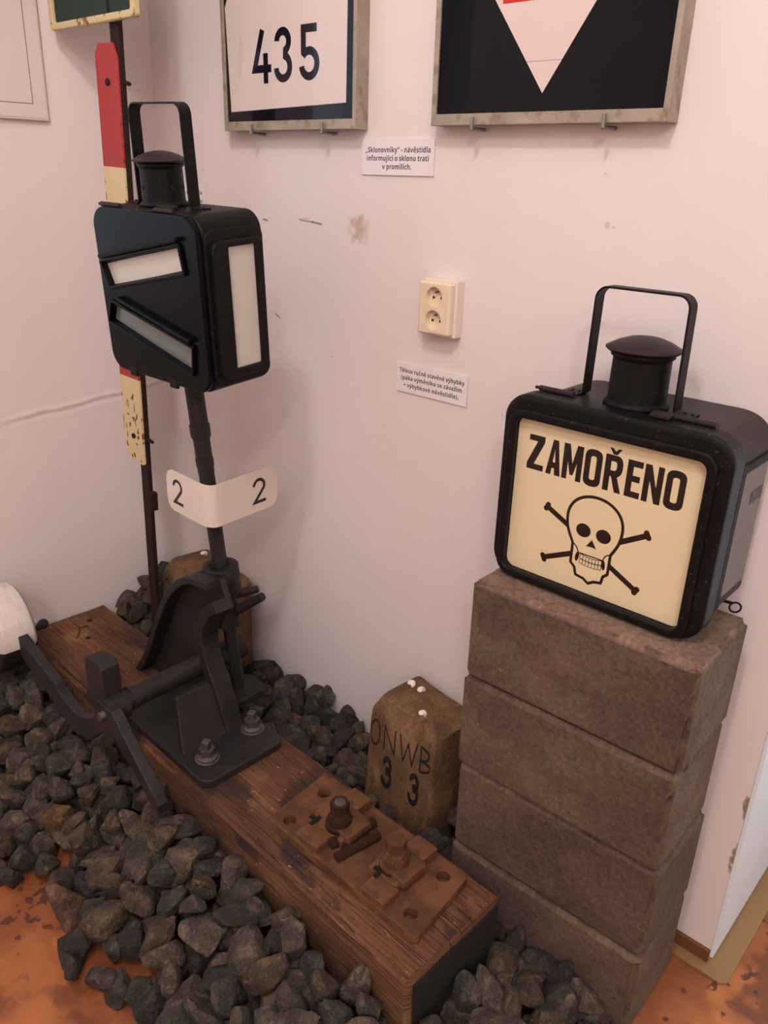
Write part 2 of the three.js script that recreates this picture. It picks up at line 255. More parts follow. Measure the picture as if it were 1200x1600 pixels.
// ---------------------------------------------------------------- lanterns
function chimneyAndHandle(t, cx, cz, H, holes, hx, k = 1) {
  const ch = part(t, 'chimney', lathe([[0.0, 0], [0.0485, 0], [0.0485, 0.006], [0.046, 0.009], [0.0435, 0.011], [0.0425, 0.07], [0.0425, 0.073], [0.0465, 0.076], [0.0465, 0.081], [0.044, 0.083], [0.0, 0.083]]).scale(k, k, k), enamel, [cx, H, cz]);
  part(ch, 'cap', lathe([[0, 0.079], [0.052, 0.083], [0.0555, 0.086], [0.0555, 0.0875], [0.05, 0.0905], [0.04, 0.096], [0.025, 0.1015], [0.01, 0.104], [0, 0.1045]]).scale(k, k, k), enamelTop);
  if (holes) for (let i = 0; i < 8; i++) { const a = i * Math.PI / 4 + 0.2; part(ch, 'vent_hole', rod([Math.cos(a) * 0.04 * k, 0.033, Math.sin(a) * 0.04 * k], [Math.cos(a) * 0.0436 * k, 0.033, Math.sin(a) * 0.0436 * k], 0.004, 0.004, 10), holeMat); }
  // strap handle: a flat band bent into a hoop, its feet riveted to the top
  const w = 0.148, h = 0.168, r = 0.018, th = 0.0032, d = 0.024, c = hx;
  const path = [[-w / 2 - 0.03, 0.0025], [-w / 2 - 0.004, 0.0025], [-w / 2, 0.006]];
  path.push([-w / 2 + 0.002, h - r]); for (let i = 0; i <= 8; i++) { const a = Math.PI - i * Math.PI / 16; path.push([-w / 2 + 0.002 + r + r * Math.cos(a), h - r + r * Math.sin(a)]); }
  for (let i = 0; i <= 8; i++) { const a = Math.PI / 2 - i * Math.PI / 16; path.push([w / 2 - 0.002 - r + r * Math.cos(a), h - r + r * Math.sin(a)]); }
  path.push([w / 2, 0.006], [w / 2 + 0.004, 0.0025], [w / 2 + 0.03, 0.0025]);
  const out = [], inn = [];
  path.forEach((p, i) => { const a = path[Math.max(0, i - 1)], b = path[Math.min(path.length - 1, i + 1)], l = Math.hypot(b[0] - a[0], b[1] - a[1]), nx = -(b[1] - a[1]) / l, ny = (b[0] - a[0]) / l; out.push([p[0] + nx * th / 2, p[1] + ny * th / 2]); inn.unshift([p[0] - nx * th / 2, p[1] - ny * th / 2]); });
  const hd = part(t, 'handle', boxUV(extrude(poly(out.concat(inn)), d, 0.0006).translate(0, 0, -d / 2)), enamel, [c, H, cz]);
  for (const s of [-1, 1]) for (const q of [0.012, 0.024]) part(hd, 'rivet', new THREE.SphereGeometry(0.0028, 10, 6).scale(1, 0.6, 1), enamelTop, [s * (w / 2 + q), 0.005, 0]);
}
function hinge(t, x, y, z, len, label) {
  const g = [rod([x - len / 2, y, z], [x + len / 2, y, z], 0.0045)]; for (const s of [-1, 1]) g.push(move(rbox(len * 0.46, 0.003, 0.016, 0.001), x + s * len * 0.26, y - 0.002, z - 0.008));
  g.push(rod([x - len / 2 - 0.008, y, z], [x - len / 2, y, z], 0.0025)); return part(t, 'hinge', join(g), enamelTop);
}
// --- the lantern with the skull
const skullPrint = canvasTex(1228, 1056, (g, w, h) => {
  g.fillStyle = '#dccda6'; g.fillRect(0, 0, w, h);
  const K = '#15120f'; g.fillStyle = K; g.strokeStyle = K; g.lineJoin = 'miter'; g.lineCap = 'butt'; g.save(); g.scale(w, h);
  const P = (pts, fill = true) => { g.beginPath(); pts.forEach((p, i) => (i ? g.lineTo(p[0], p[1]) : g.moveTo(p[0], p[1]))); g.closePath(); if (fill) g.fill(); };
  const T = 0.102, B = 0.317, a = 0.031, b = 0.036;                         // letter top, foot, stem width, bar height
  P([[0.086, T], [0.178, T], [0.178, T + b], [0.124, B - b], [0.18, B - b], [0.18, B], [0.082, B], [0.082, B - b], [0.136, T + b], [0.086, T + b]]);                    // Z
  P([[0.226, T], [0.256, T], [0.281, B], [0.248, B], [0.244, B - 0.042], [0.230, B - 0.042], [0.226, B], [0.196, B], [0.226, T]]); g.fillStyle = '#dccda6'; P([[0.240, T + 0.055], [0.2465, B - 0.078], [0.2325, B - 0.078]]); g.fillStyle = K; // A
  P([[0.289, T], [0.323, T], [0.3435, T + 0.115], [0.364, T], [0.398, T], [0.398, B], [0.369, B], [0.369, T + 0.105], [0.352, B - 0.03], [0.335, B - 0.03], [0.318, T + 0.105], [0.318, B], [0.289, B]]); // M
  const ring = (x0, x1) => { const r = 0.045; g.beginPath(); for (const [p, q, c, d, rr] of [[x0, x1, T - 0.004, B + 0.004, r], [x0 + a, x1 - a, T + b, B - b, 0.0155]]) { g.moveTo(p + rr, c); g.lineTo(q - rr, c); g.quadraticCurveTo(q, c, q, c + rr); g.lineTo(q, d - rr); g.quadraticCurveTo(q, d, q - rr, d); g.lineTo(p + rr, d); g.quadraticCurveTo(p, d, p, d - rr); g.lineTo(p, c + rr); g.quadraticCurveTo(p, c, p + rr, c); } g.fill('evenodd'); };
  ring(0.41, 0.503);                                                       // O
  g.beginPath(); g.rect(0.518, T, a, B - T); g.fill(); g.beginPath(); g.moveTo(0.53, T); g.lineTo(0.575, T); g.quadraticCurveTo(0.612, T, 0.612, T + 0.06); g.quadraticCurveTo(0.612, T + 0.125, 0.575, T + 0.125); g.lineTo(0.53, T + 0.125); g.closePath(); g.fill();
  g.fillStyle = '#dccda6'; g.beginPath(); g.moveTo(0.549, T + b); g.lineTo(0.568, T + b); g.quadraticCurveTo(0.581, T + b, 0.581, T + 0.062); g.quadraticCurveTo(0.581, T + 0.09, 0.568, T + 0.09); g.lineTo(0.549, T + 0.09); g.closePath(); g.fill(); g.fillStyle = K;
  P([[0.553, T + 0.115], [0.583, T + 0.11], [0.616, B], [0.583, B]]); P([[0.533, 0.062], [0.549, 0.062], [0.5645, 0.079], [0.580, 0.062], [0.596, 0.062], [0.575, 0.098], [0.554, 0.098]]); // R with its caron
  P([[0.634, T], [0.711, T], [0.711, T + b], [0.665, T + b], [0.665, T + 0.087], [0.703, T + 0.087], [0.703, T + 0.123], [0.665, T + 0.123], [0.665, B - b], [0.711, B - b], [0.711, B], [0.634, B]]);  // E
  P([[0.722, T], [0.753, T], [0.786, T + 0.125], [0.786, T], [0.815, T], [0.815, B], [0.785, B], [0.751, B - 0.125], [0.751, B], [0.722, B]]);          // N
  ring(0.829, 0.924);                                                      // O
  g.restore(); g.lineCap = 'round'; g.lineJoin = 'round';
  const X = (x) => x * w, Y = (y) => y * h;
  const bone = (x0, y0, x1, y1) => { g.lineWidth = 35; g.beginPath(); g.moveTo(X(x0), Y(y0)); g.lineTo(X(x1), Y(y1)); g.stroke(); const t = Math.atan2(Y(y0 - y1), X(x0 - x1)); for (const s of [-1, 1]) { g.beginPath(); g.arc(X(x0) - Math.sin(t) * 15 * s, Y(y0) + Math.cos(t) * 15 * s, 18, 0, 7); g.fill(); } };
  bone(0.232, 0.522, 0.40, 0.62); bone(0.786, 0.508, 0.62, 0.622); bone(0.243, 0.859, 0.42, 0.76); bone(0.771, 0.863, 0.60, 0.758);
  // skull: cranium, jaw, eyes, nose, teeth
  g.lineWidth = 19; g.fillStyle = '#dccda6';
  const cran = () => { g.beginPath(); g.moveTo(X(0.404), Y(0.705)); g.bezierCurveTo(X(0.392), Y(0.665), X(0.355), Y(0.625), X(0.355), Y(0.535)); g.bezierCurveTo(X(0.355), Y(0.435), X(0.425), Y(0.378), X(0.505), Y(0.378)); g.bezierCurveTo(X(0.585), Y(0.378), X(0.659), Y(0.435), X(0.659), Y(0.535)); g.bezierCurveTo(X(0.659), Y(0.625), X(0.628), Y(0.665), X(0.614), Y(0.705)); };
  g.beginPath(); [[0.402, 0.70], [0.403, 0.825], [0.428, 0.848], [0.44, 0.895], [0.485, 0.903], [0.515, 0.925], [0.545, 0.903], [0.585, 0.893], [0.592, 0.848], [0.614, 0.825], [0.615, 0.70]].forEach((p, i) => (i ? g.lineTo(X(p[0]), Y(p[1])) : g.moveTo(X(p[0]), Y(p[1])))); g.closePath(); g.fill(); g.stroke();
  cran(); g.lineTo(X(0.58), Y(0.745)); g.lineTo(X(0.44), Y(0.745)); g.closePath(); g.fill(); cran(); g.stroke();
  g.beginPath(); g.moveTo(X(0.402), Y(0.70)); g.bezierCurveTo(X(0.425), Y(0.70), X(0.436), Y(0.735), X(0.440), Y(0.748)); g.lineTo(X(0.578), Y(0.748)); g.bezierCurveTo(X(0.582), Y(0.73), X(0.592), Y(0.70), X(0.615), Y(0.70)); g.lineWidth = 8; g.stroke();
  g.fillStyle = K; for (const x of [0.452, 0.564]) { g.beginPath(); g.ellipse(X(x), Y(0.6), 50, 45, 0, 0, 7); g.fill(); }
  g.beginPath(); g.moveTo(X(0.506), Y(0.642)); g.lineTo(X(0.477), Y(0.694)); g.quadraticCurveTo(X(0.506), Y(0.685), X(0.535), Y(0.694)); g.closePath(); g.fill();
  g.beginPath(); g.ellipse(X(0.436), Y(0.775), 13, 34, 0.15, 0, 7); g.fill(); g.beginPath(); g.ellipse(X(0.584), Y(0.775), 13, 34, -0.15, 0, 7); g.fill();
  g.lineWidth = 4; for (let r = 0; r < 2; r++) for (let i = 0; i < 7; i++) { const x = 0.452 + i * 0.0175, y = 0.752 + r * 0.031 + 0.008 * Math.sin((i + 0.5) / 7 * Math.PI); g.fillStyle = '#dccda6'; g.beginPath(); g.roundRect(X(x), Y(y), X(0.0175), Y(0.029), 5); g.fill(); g.stroke(); }
});
{
  const t = thing('signal_lantern', 'black metal lantern with a cream glass front reading ZAMOŘENO over a skull', 'lantern', [1.401, 0.762, 0.103]);
  const H = 0.313;
  // housing: rounded at the top, chamfered at the foot
  const side = new THREE.Shape(); side.moveTo(-0.15, 0.004); side.lineTo(0.15, 0.004); side.lineTo(0.168, 0.022); side.lineTo(0.17, 0.03); side.lineTo(0.17, H - 0.06); side.quadraticCurveTo(0.17, H - 0.005, 0.115, H - 0.003); side.lineTo(-0.115, H - 0.003); side.quadraticCurveTo(-0.17, H - 0.005, -0.17, H - 0.06); side.lineTo(-0.17, 0.03); side.lineTo(-0.168, 0.022); side.closePath();
  part(t, 'housing', boxUV(extrude(side, 0.148, 0.003, 14).translate(0, 0, -0.096)), enamelTop);
  const ringShape = roundRect(0.366, H, 0.042, 0, H / 2); ringShape.holes.push(roundRect(0.308, 0.262, 0.016, -0.004, 0.146, THREE.Path));
  const door = part(t, 'door_frame', boxUV(extrude(ringShape, 0.046, 0.008, 14).translate(0, 0, 0.053)), enamel);
  const lip = roundRect(0.334, 0.287, 0.026, -0.003, 0.147); lip.holes.push(roundRect(0.306, 0.26, 0.014, -0.004, 0.146, THREE.Path));
  part(door, 'inner_bead', boxUV(extrude(lip, 0.012, 0.004, 12).translate(0, 0, 0.094)), enamel);
  const plate = part(door, 'glass_panel', extrude(roundRect(0.309, 0.264, 0.014, -0.004, 0.146), 0.004).translate(0, 0, 0.0855), [phys({ map: skullPrint, roughness: 0.32, clearcoat: 0.35, clearcoatRoughness: 0.15 }), milkGlass]);
  { const u = plate.geometry.attributes.uv, p = plate.geometry.attributes.position; for (let i = 0; i < u.count; i++) u.setXY(i, (p.getX(i) + 0.163) / 0.307, (p.getY(i) - 0.013) / 0.264); }
  hinge(t, -0.118, H + 0.003, 0.055, 0.06); hinge(t, 0.092, H + 0.003, 0.055, 0.085);
  part(t, 'catch', rbox(0.03, 0.006, 0.022, 0.002), enamelTop, [0.06, H + 0.004, 0.066]);
  chimneyAndHandle(t, -0.002, 0.02, H - 0.003, false, -0.012);
  const sp = part(t, 'side_panel', boxUV(rbox(0.004, 0.20, 0.095, 0.0018)), phys({ color: '#33362f', roughness: 0.3, clearcoat: 0.5, clearcoatRoughness: 0.2 }), [0.1715, 0.145, -0.035]);
  part(sp, 'edge_strip', join([move(rbox(0.006, 0.23, 0.018, 0.002), 0, 0, 0.056), move(rbox(0.006, 0.012, 0.1, 0.002), 0, 0.107, 0)]), enamel);
  part(sp, 'faded_stamp', boxUV(new THREE.BoxGeometry(0.0006, 0.02, 0.045)), phys({ map: canvasTex(256, 110, (g, w, h) => { g.fillStyle = '#33362f'; g.fillRect(0, 0, w, h); g.fillStyle = 'rgba(14,12,12,.8)'; for (let i = 0; i < 5; i++) { g.fillRect(18 + i * 46, 22, 12, 66); g.fillRect(18 + i * 46, 22 + (i % 2) * 28, 32, 12); g.fillRect(38 + i * 46, 40, 10, 48); } }), roughness: 0.4 }), [0.0022, 0.052, -0.018]);
  part(t, 'ring', new THREE.TorusGeometry(0.0085, 0.0016, 8, 24), enamel, [0.183, 0.0125, -0.042], [0, 0.5, 0]);
  part(t, 'ring_eye', rod([0.155, 0.016, -0.042], [0.178, 0.018, -0.042], 0.0025), enamel);
  part(t, 'foot', join([-1, 1].map((s) => move(rbox(0.26, 0.008, 0.012, 0.002), 0, 0.003, -0.02 + s * 0.05))), enamel);
}
// --- the lantern on the pole
const LP = V(0.575, 1.01, 0.344);
{
  const t = thing('switch_lantern', 'black switch lantern with two slanted white bands on its broad face, high on the pole', 'lantern', [LP.x, LP.y, LP.z]);
  t.rotation.order = 'YXZ'; t.rotation.set(0.067, 0.051, -0.02);
  const W = 0.305, H = 0.309, D = 0.147;
  part(t, 'housing', boxUV(extrude(roundRect(W, H, 0.036, 0, H / 2), D - 0.012, 0.006, 14).translate(0, 0, -D / 2 + 0.002)), enamel);
  const up = [[-0.132, 0.206], [0.101, 0.255], [0.108, 0.217], [-0.115, 0.168]], lo = [[-0.117, 0.132], [0.111, 0.082], [0.105, 0.04], [-0.13, 0.099]];
  const face = roundRect(W - 0.004, H - 0.004, 0.036, 0, H / 2);
  for (const q of [up, lo]) { const h = new THREE.Path(); q.slice().reverse().forEach((p, i) => (i ? h.lineTo(p[0], p[1]) : h.moveTo(p[0], p[1]))); h.closePath(); face.holes.push(h); }
  const fp = part(t, 'face_plate', boxUV(extrude(face, 0.012, 0.003, 14).translate(0, 0, D / 2 - 0.011)), enamelBlue);
  const grow = (q, k) => { const cx = q.reduce((a, p) => a + p[0], 0) / 4, cy = q.reduce((a, p) => a + p[1], 0) / 4; return q.map((p) => { const dx = p[0] - cx, dy = p[1] - cy, l = Math.hypot(dx, dy); return [p[0] + dx / l * k, p[1] + Math.sign(dy) * k * 0.75]; }); };
  for (const [q, m] of [[up, milkGlass], [lo, milkGlassDim]]) {
    const rim = q.map((p, i) => { const e = q[(i + 1) % 4], l = Math.hypot(e[0] - p[0], e[1] - p[1]), nx = -(e[1] - p[1]) / l * 0.005, ny = (e[0] - p[0]) / l * 0.005; return rbox(l + 0.012, 0.0065, 0.011, 0.0025).rotateZ(Math.atan2(e[1] - p[1], e[0] - p[0])).translate((p[0] + e[0]) / 2 + nx, (p[1] + e[1]) / 2 + ny, D / 2 + 0.002); });
    part(fp, 'band_frame', boxUV(join(rim)), enamelBlue);
    const g = part(t, 'glass_band', extrude(poly(grow(q, 0.003)), 0.003).translate(0, 0, D / 2 - 0.008), m); g.userData.label = m === milkGlass ? 'pale upper glass band' : 'greenish grey lower glass band';
  }
  const rise = (x0, y0, x1, y1) => { const l = Math.hypot(x1 - x0, y1 - y0); return rbox(l, 0.008, 0.014, 0.003).rotateZ(Math.atan2(y1 - y0, x1 - x0)).translate((x0 + x1) / 2, (y0 + y1) / 2, D / 2 + 0.006); };
  part(fp, 'hood_strip', rise(-0.134, 0.219, 0.108, 0.270), enamelBlue); part(fp, 'hood_strip', rise(-0.094, 0.146, 0.116, 0.097), enamelBlue);
  // narrow side with its upright glass
  const sideRing = (w, h, r, y, gw, gh, gr, gy, gx) => { const s = roundRect(w, h, r, 0, y); s.holes.push(roundRect(gw, gh, gr, gx, gy, THREE.Path)); return s; };
  part(t, 'side_plate', boxUV(extrude(sideRing(0.132, 0.272, 0.02, 0.150, 0.07, 0.222, 0.004, 0.150, 0.008), 0.008, 0.0025).rotateY(Math.PI / 2).translate(W / 2 - 0.004, 0, -0.002)), enamel);
  part(t, 'side_frame', boxUV(extrude(sideRing(0.114, 0.24, 0.016, 0.148, 0.062, 0.212, 0.003, 0.150, 0.009), 0.014, 0.003).rotateY(Math.PI / 2).translate(W / 2, 0, -0.002)), enamel);
  part(t, 'side_glass', boxUV(new THREE.BoxGeometry(0.004, 0.222, 0.07)), milkGlass, [W / 2 + 0.005, 0.150, -0.010]);
  hinge(t, -0.105, H + 0.001, D / 2 - 0.012, 0.055); hinge(t, 0.055, H + 0.001, D / 2 - 0.012, 0.05);
  part(t, 'catch', rbox(0.05, 0.006, 0.012, 0.002), enamelTop, [0.02, H + 0.003, 0.03]);
  for (const x of [-0.085, 0.04]) part(t, 'lower_catch', rbox(0.022, 0.018, 0.008, 0.002), enamel, [x, 0.004, D / 2 - 0.002]);
  part(t, 'pole_socket', lathe([[0, -0.012], [0.032, -0.012], [0.036, 0.002], [0, 0.002]]), castMat);
  chimneyAndHandle(t, -0.026, 0.0, H - 0.001, true, -0.0145, 0.89);
}

// ---------------------------------------------------------------- the sleeper and the switch stand on it
const S0 = V(1.3664, 0, 0.553), TURN = -0.0392;
const L3 = (u, h, v) => [-(u + 0.078 * v), h, -v];                     // along the sleeper from its near end, height, across it
const toStand = (p) => { const q = p.clone().sub(S0); return q.applyAxisAngle(V(0, 1, 0), -TURN); };
const csg = new Evaluator(); csg.attributes = ['position', 'normal', 'uv'];
function cut(g, cutters, mat) { const a0 = new Brush(g, mat); a0.updateMatrixWorld(); let a = a0; for (const c of cutters) { const b = new Brush(c, mat); b.updateMatrixWorld(); a = csg.evaluate(a, b, SUBTRACTION); a.updateMatrixWorld(); } return a.geometry; }
{
  const t = thing('sleeper', 'weathered brown wooden railway sleeper lying along the wall, carrying the switch stand', 'railway sleeper', [S0.x, 0, S0.z]); t.rotation.y = TURN;
  const len = 1.442, w = 0.245, h = 0.2; let g = mergeVertices(new THREE.BoxGeometry(len, h, w, 150, 20, 26), 1e-5); const p = g.attributes.position;
  for (let i = 0; i < p.count; i++) {
    let x = p.getX(i), y = p.getY(i), z = p.getZ(i); const ey = Math.abs(Math.abs(y) - h / 2) < 1e-4, ez = Math.abs(Math.abs(z) - w / 2) < 1e-4, ex = Math.abs(Math.abs(x) - len / 2) < 1e-4;
    const n = N1((x + 2) / 4, (y + z + 1) / 2, 60, 20, 3) - 0.5, m = N2((x + 2) / 4, (z - y + 1) / 2, 160, 60, 2) - 0.5;
    const k = 0.007 + 0.012 * Math.max(0, n);
    if (ey && ez) { y -= Math.sign(y) * k * 0.8; z -= Math.sign(z) * k; } else if (ey && y > 0) y += 0.003 * m + 0.002 * n; else if (ez) z += Math.sign(z) * (0.008 * n + 0.004 * m);
    if (ex && (ey || ez)) x -= Math.sign(x) * 0.006; else if (ex) x += 0.004 * m;
    p.setXYZ(i, x, y, z);
  }
  g = toCreasedNormals(g, 0.7).translate(-len / 2 - 0.003, h / 2, -w / 2); g = boxUV(g);
  const drill = (u, v) => move(new THREE.CylinderGeometry(0.008, 0.008, 0.06, 14), ...L3(u, h, v)), slit = (u0, v0, u1, v1) => { const a = L3(u0, h, v0), b = L3(u1, h, v1), l = Math.hypot(b[0] - a[0], b[2] - a[2]); return new THREE.BoxGeometry(l, 0.05, 0.0022).rotateY(-Math.atan2(b[2] - a[2], b[0] - a[0])).translate((a[0] + b[0]) / 2, h, (a[2] + b[2]) / 2); };
  g = cut(g, [drill(1.37, 0.165), drill(1.291, 0.119), slit(-0.02, 0.135, 0.045, 0.139), slit(-0.02, 0.105, 0.05, 0.112), slit(-0.02, 0.165, 0.03, 0.168)], woodMat);
  part(t, 'timber', g, woodMat);
  part(t, 'end_grain', boxUV(rbox(0.004, h - 0.022, w - 0.024, 0.002, 3)), woodEndMat, [-0.001, h / 2 - 0.002, -w / 2]);
  for (const [u, v] of [[1.37, 0.165], [1.291, 0.119]]) part(t, 'spike_hole', new THREE.CylinderGeometry(0.0075, 0.0075, 0.004, 14), holeMat, L3(u, h - 0.022, v));
  const scratch = (pts) => pts.slice(1).map((q, i) => rod(L3(pts[i][0], h + 0.0005, pts[i][1]), L3(q[0], h + 0.0005, q[1]), 0.0016, 0.0016, 6));
  part(t, 'scratch_mark', join([...scratch([[1.387, 0.125], [1.353, 0.126], [1.348, 0.149]]), ...scratch([[1.353, 0.126], [1.323, 0.109], [1.313, 0.095]])]), holeMat);
}
function hexBolt(parent, u, v, y, o = {}) {                            // washer, nut and bolt end standing at (u, v)
  const m = o.mat || boltMat, P = L3(u, y, v), r = o.r || 0.018;
  const b = part(parent, 'bolt', new THREE.CylinderGeometry(r, r, o.h || 0.018, 6).rotateY(o.turn || 0.2), m, [P[0], y + (o.lift || 0.012) + (o.h || 0.018) / 2, P[2]]);
  const yy = -(o.lift || 0.012) - (o.h || 0.018) / 2;
  const l = o.lift || 0.012; part(b, 'washer', lathe([[0, 0], [r * 1.5, 0], [r * 1.5, l * 0.2], [r * 1.48, l * 0.24], [r * 1.22, l * 0.26], [r * 1.24, l * 0.3], [r * 1.24, l * 0.62], [r * 1.2, l * 0.66], [r * 0.98, l * 0.68], [r * 0.98, l], [0, l]]), m, [0, yy, 0]);
  return b;
}
{
  const t = thing('switch_stand', 'dark cast-iron switch stand with lever, weight and upright pole bolted to the sleeper', 'switch stand', [S0.x, 0, S0.z], undefined); t.rotation.y = TURN;
  const top = 0.2;
  // base plate with bolts
  const bp = roundRect(0.375, 0.212, 0.028, -(0.763 + 0.009), 0.119);
  part(t, 'base_plate', boxUV(extrude(bp, 0.019, 0.003, 12).rotateX(-Math.PI / 2).translate(0, top, 0)), castMat);
  for (const [u, v] of [[0.646, 0.063], [0.650, 0.193]]) { const b = hexBolt(t, u, v, top + 0.018, { r: 0.018, h: 0.015, lift: 0.013, turn: 0.4 }); part(b, 'square_end', rbox(0.017, 0.02, 0.017, 0.002), boltMat, [0, 0.016, 0], [0, 0.5, 0]); }
  // gooseneck bracket: web between two curved flanges
  const crv = (pts, n) => new THREE.CatmullRomCurve3(pts.map((q) => V(-(q[0] + 0.013), q[1], 0)), false, 'centripetal').getPoints(n).map((q) => [q.x, q.y]);
  const outer = crv([[1.075, 0.2], [1.035, 0.25], [0.985, 0.335], [0.94, 0.42], [0.885, 0.50], [0.82, 0.557], [0.75, 0.578], [0.72, 0.580]], 40);
  const inner = crv([[0.675, 0.216], [0.692, 0.262], [0.715, 0.315], [0.745, 0.37], [0.757, 0.41], [0.752, 0.445], [0.735, 0.478], [0.712, 0.505], [0.69, 0.520]], 40);
  const offs = (c, k) => c.map((q, i) => { const a = c[Math.max(0, i - 1)], b = c[Math.min(c.length - 1, i + 1)], l = Math.hypot(b[0] - a[0], b[1] - a[1]); return [q[0] - (b[1] - a[1]) / l * k, q[1] + (b[0] - a[0]) / l * k]; });
  const ribbon = (c, k) => poly(c.concat(offs(c, k).reverse()));
  const web = poly(outer.concat(inner.slice().reverse()));
  part(t, 'web', boxUV(extrude(web, 0.014, 0.001, 4).translate(0, 0, -0.186)), castMat);
  part(t, 'outer_flange', boxUV(extrude(ribbon(outer, -0.018), 0.07, 0.003, 4).translate(0, 0, -0.208)), castMat);
  part(t, 'inner_flange', boxUV(extrude(ribbon(inner, 0.026), 0.034, 0.003, 4).translate(0, 0, -0.176)), castMat);
  { const g = rbox(0.016, 0.12, 0.115, 0.003, 3), p = g.attributes.position; for (let i = 0; i < p.count; i++) { const y = p.getY(i) / 0.12 + 0.5; p.setXYZ(i, p.getX(i) - (0.697 + 0.060 * y), 0.216 + 0.108 * y, p.getZ(i) * (1 - 0.25 * y) - 0.086 - 0.014 * y); } g.computeVertexNormals(); part(t, 'pedestal_plate', boxUV(g), castMat); }
  // pole through collar and lower lug, leaning a little
  const a = toStand(LP), f = V(...L3(0.756, 0.258, 0.235)), ax = a.clone().sub(f).normalize(), at = (y) => f.clone().addScaledVector(ax, (y - f.y) / ax.y), arr = (q) => [q.x, q.y, q.z];
  const pole = part(t, 'pole', boxUV(join([rod(arr(at(0.235)), arr(at(0.50)), 0.0150), rod(arr(at(0.46)), arr(at(0.80)), 0.0165), rod(arr(at(0.80)), arr(at(0.875)), 0.0172), rod(arr(at(0.875)), arr(a), 0.0185)])), castMat);
  part(pole, 'pole_ring', rod(arr(at(0.880)), arr(at(0.904)), 0.0208, 0.0208), castMat); part(pole, 'pole_ring', rod(arr(at(0.815)), arr(at(0.832)), 0.0185, 0.0185), castMat);
  const ring = (y0, y1, ro, ri) => { const h = y1 - y0; return lathe([[ri, 0], [ro - 0.002, 0], [ro, 0.002], [ro, h - 0.002], [ro - 0.002, h], [ri, h], [ri, 0]], 36).applyQuaternion(new THREE.Quaternion().setFromUnitVectors(V(0, 1, 0), ax)).translate(...arr(at(y0))); };
  part(t, 'collar', boxUV(ring(0.512, 0.582, 0.0395, 0.015)), castMat);
  const cl = part(t, 'clamp', boxUV(ring(0.43, 0.512, 0.028, 0.014)), castMat); const c1 = at(0.452), c2 = at(0.497);
  part(cl, 'clamp_arm', rod(arr(c1), [c1.x + 0.092, c1.y + 0.075, c1.z - 0.03], 0.0115, 0.0095), castMat); part(cl, 'clamp_arm', rod(arr(c2), [c2.x + 0.05, c2.y + 0.024, c2.z - 0.055], 0.008, 0.008), castMat);
  part(cl, 'ball_screw', join([rod([c1.x - 0.02, c1.y - 0.006, c1.z], [c1.x - 0.044, c1.y - 0.012, c1.z + 0.012], 0.006), new THREE.SphereGeometry(0.0125, 16, 12).translate(c1.x - 0.046, c1.y - 0.013, c1.z + 0.013)]), castMat);
  part(t, 'lug', boxUV(extrude(roundRect(0.088, 0.135, 0.03, -(0.752 + 0.016), 0.222), 0.022, 0.004, 10).rotateX(-Math.PI / 2).translate(0, 0.236, 0)), castMat);
  // lever shaft and lever
  const sh = part(t, 'shaft', boxUV(join([rod(L3(0.795, 0.342, -0.06), L3(0.787, 0.342, 0.18), 0.0235, 0.0235, 30), rod(L3(0.795, 0.342, -0.03), L3(0.795, 0.342, -0.018), 0.0265, 0.0265, 30)])), castMat);
  part(sh, 'end_boss', boxUV(rod(L3(0.787, 0.342, 0.178), L3(0.782, 0.342, 0.268), 0.029, 0.028, 30)), castMat);
  part(t, 'shaft_pin', new THREE.SphereGeometry(0.007, 12, 8).scale(1, 0.6, 1), castMat, [-(0.784 + 0.018), 0.371, -0.235]);
  const flat = (pts, d, z) => boxUV(extrude(poly(pts.map((q) => [-q[0] + 0.006, q[1]])), d, 0.003, 6).translate(0, 0, z - d / 2));
  const lv = part(t, 'lever', flat([[1.34, 0.352], [1.20, 0.338], [1.06, 0.306], [1.02, 0.297], [1.012, 0.283], [0.945, 0.266], [0.905, 0.272], [0.86, 0.292], [0.83, 0.318], [0.81, 0.366], [0.75, 0.366], [0.728, 0.348], [0.714, 0.332], [0.606, 0.246], [0.592, 0.228], [0.594, 0.206], [0.612, 0.204], [0.70, 0.276], [0.745, 0.300], [0.80, 0.288], [0.87, 0.228], [0.945, 0.206], [1.02, 0.228], [1.20, 0.282], [1.34, 0.300]], 0.024, 0.082), castMat);
  part(lv, 'pin', rod(L3(0.785, 0.342, -0.09), L3(0.785, 0.342, -0.105), 0.010, 0.009), boltMat);
  part(lv, 'hub', rod(L3(0.79, 0.342, -0.045), L3(0.79, 0.342, -0.092), 0.032, 0.032, 30), castMat);
  part(t, 'stop_block', flat([[0.866, 0.432], [0.850, 0.448], [0.802, 0.453], [0.79, 0.442], [0.786, 0.345], [0.886, 0.33], [0.864, 0.366]], 0.04, 0.066), castMat);
  // counterweight: a thick disc, white above and black below
  const half = (s) => new THREE.LatheGeometry([[0, -0.046], [0.097, -0.046], [0.106, -0.037], [0.107, 0], [0.106, 0.037], [0.097, 0.046], [0, 0.046]].map((q) => new THREE.Vector2(...q)), 30, s, Math.PI).rotateX(Math.PI / 2).rotateZ(-0.12);
  const wc = [-1.302, 0.318, 0.093], cw = part(t, 'counterweight', half(Math.PI / 2), whitePaint, wc); cw.userData.label = 'white half of the round counterweight';
  part(cw, 'black_half', half(-Math.PI / 2), blackPaint);
  part(cw, 'weight_screw', join([rod([0.065, 0.005, -0.04], [0.075, 0.012, -0.068], 0.009), new THREE.SphereGeometry(0.0125, 14, 10).translate(0.078, 0.016, -0.072)]), blackPaint); part(cw, 'weight_nut', new THREE.SphereGeometry(0.011, 14, 10).translate(0.068, 0.022, -0.05), whitePaint);
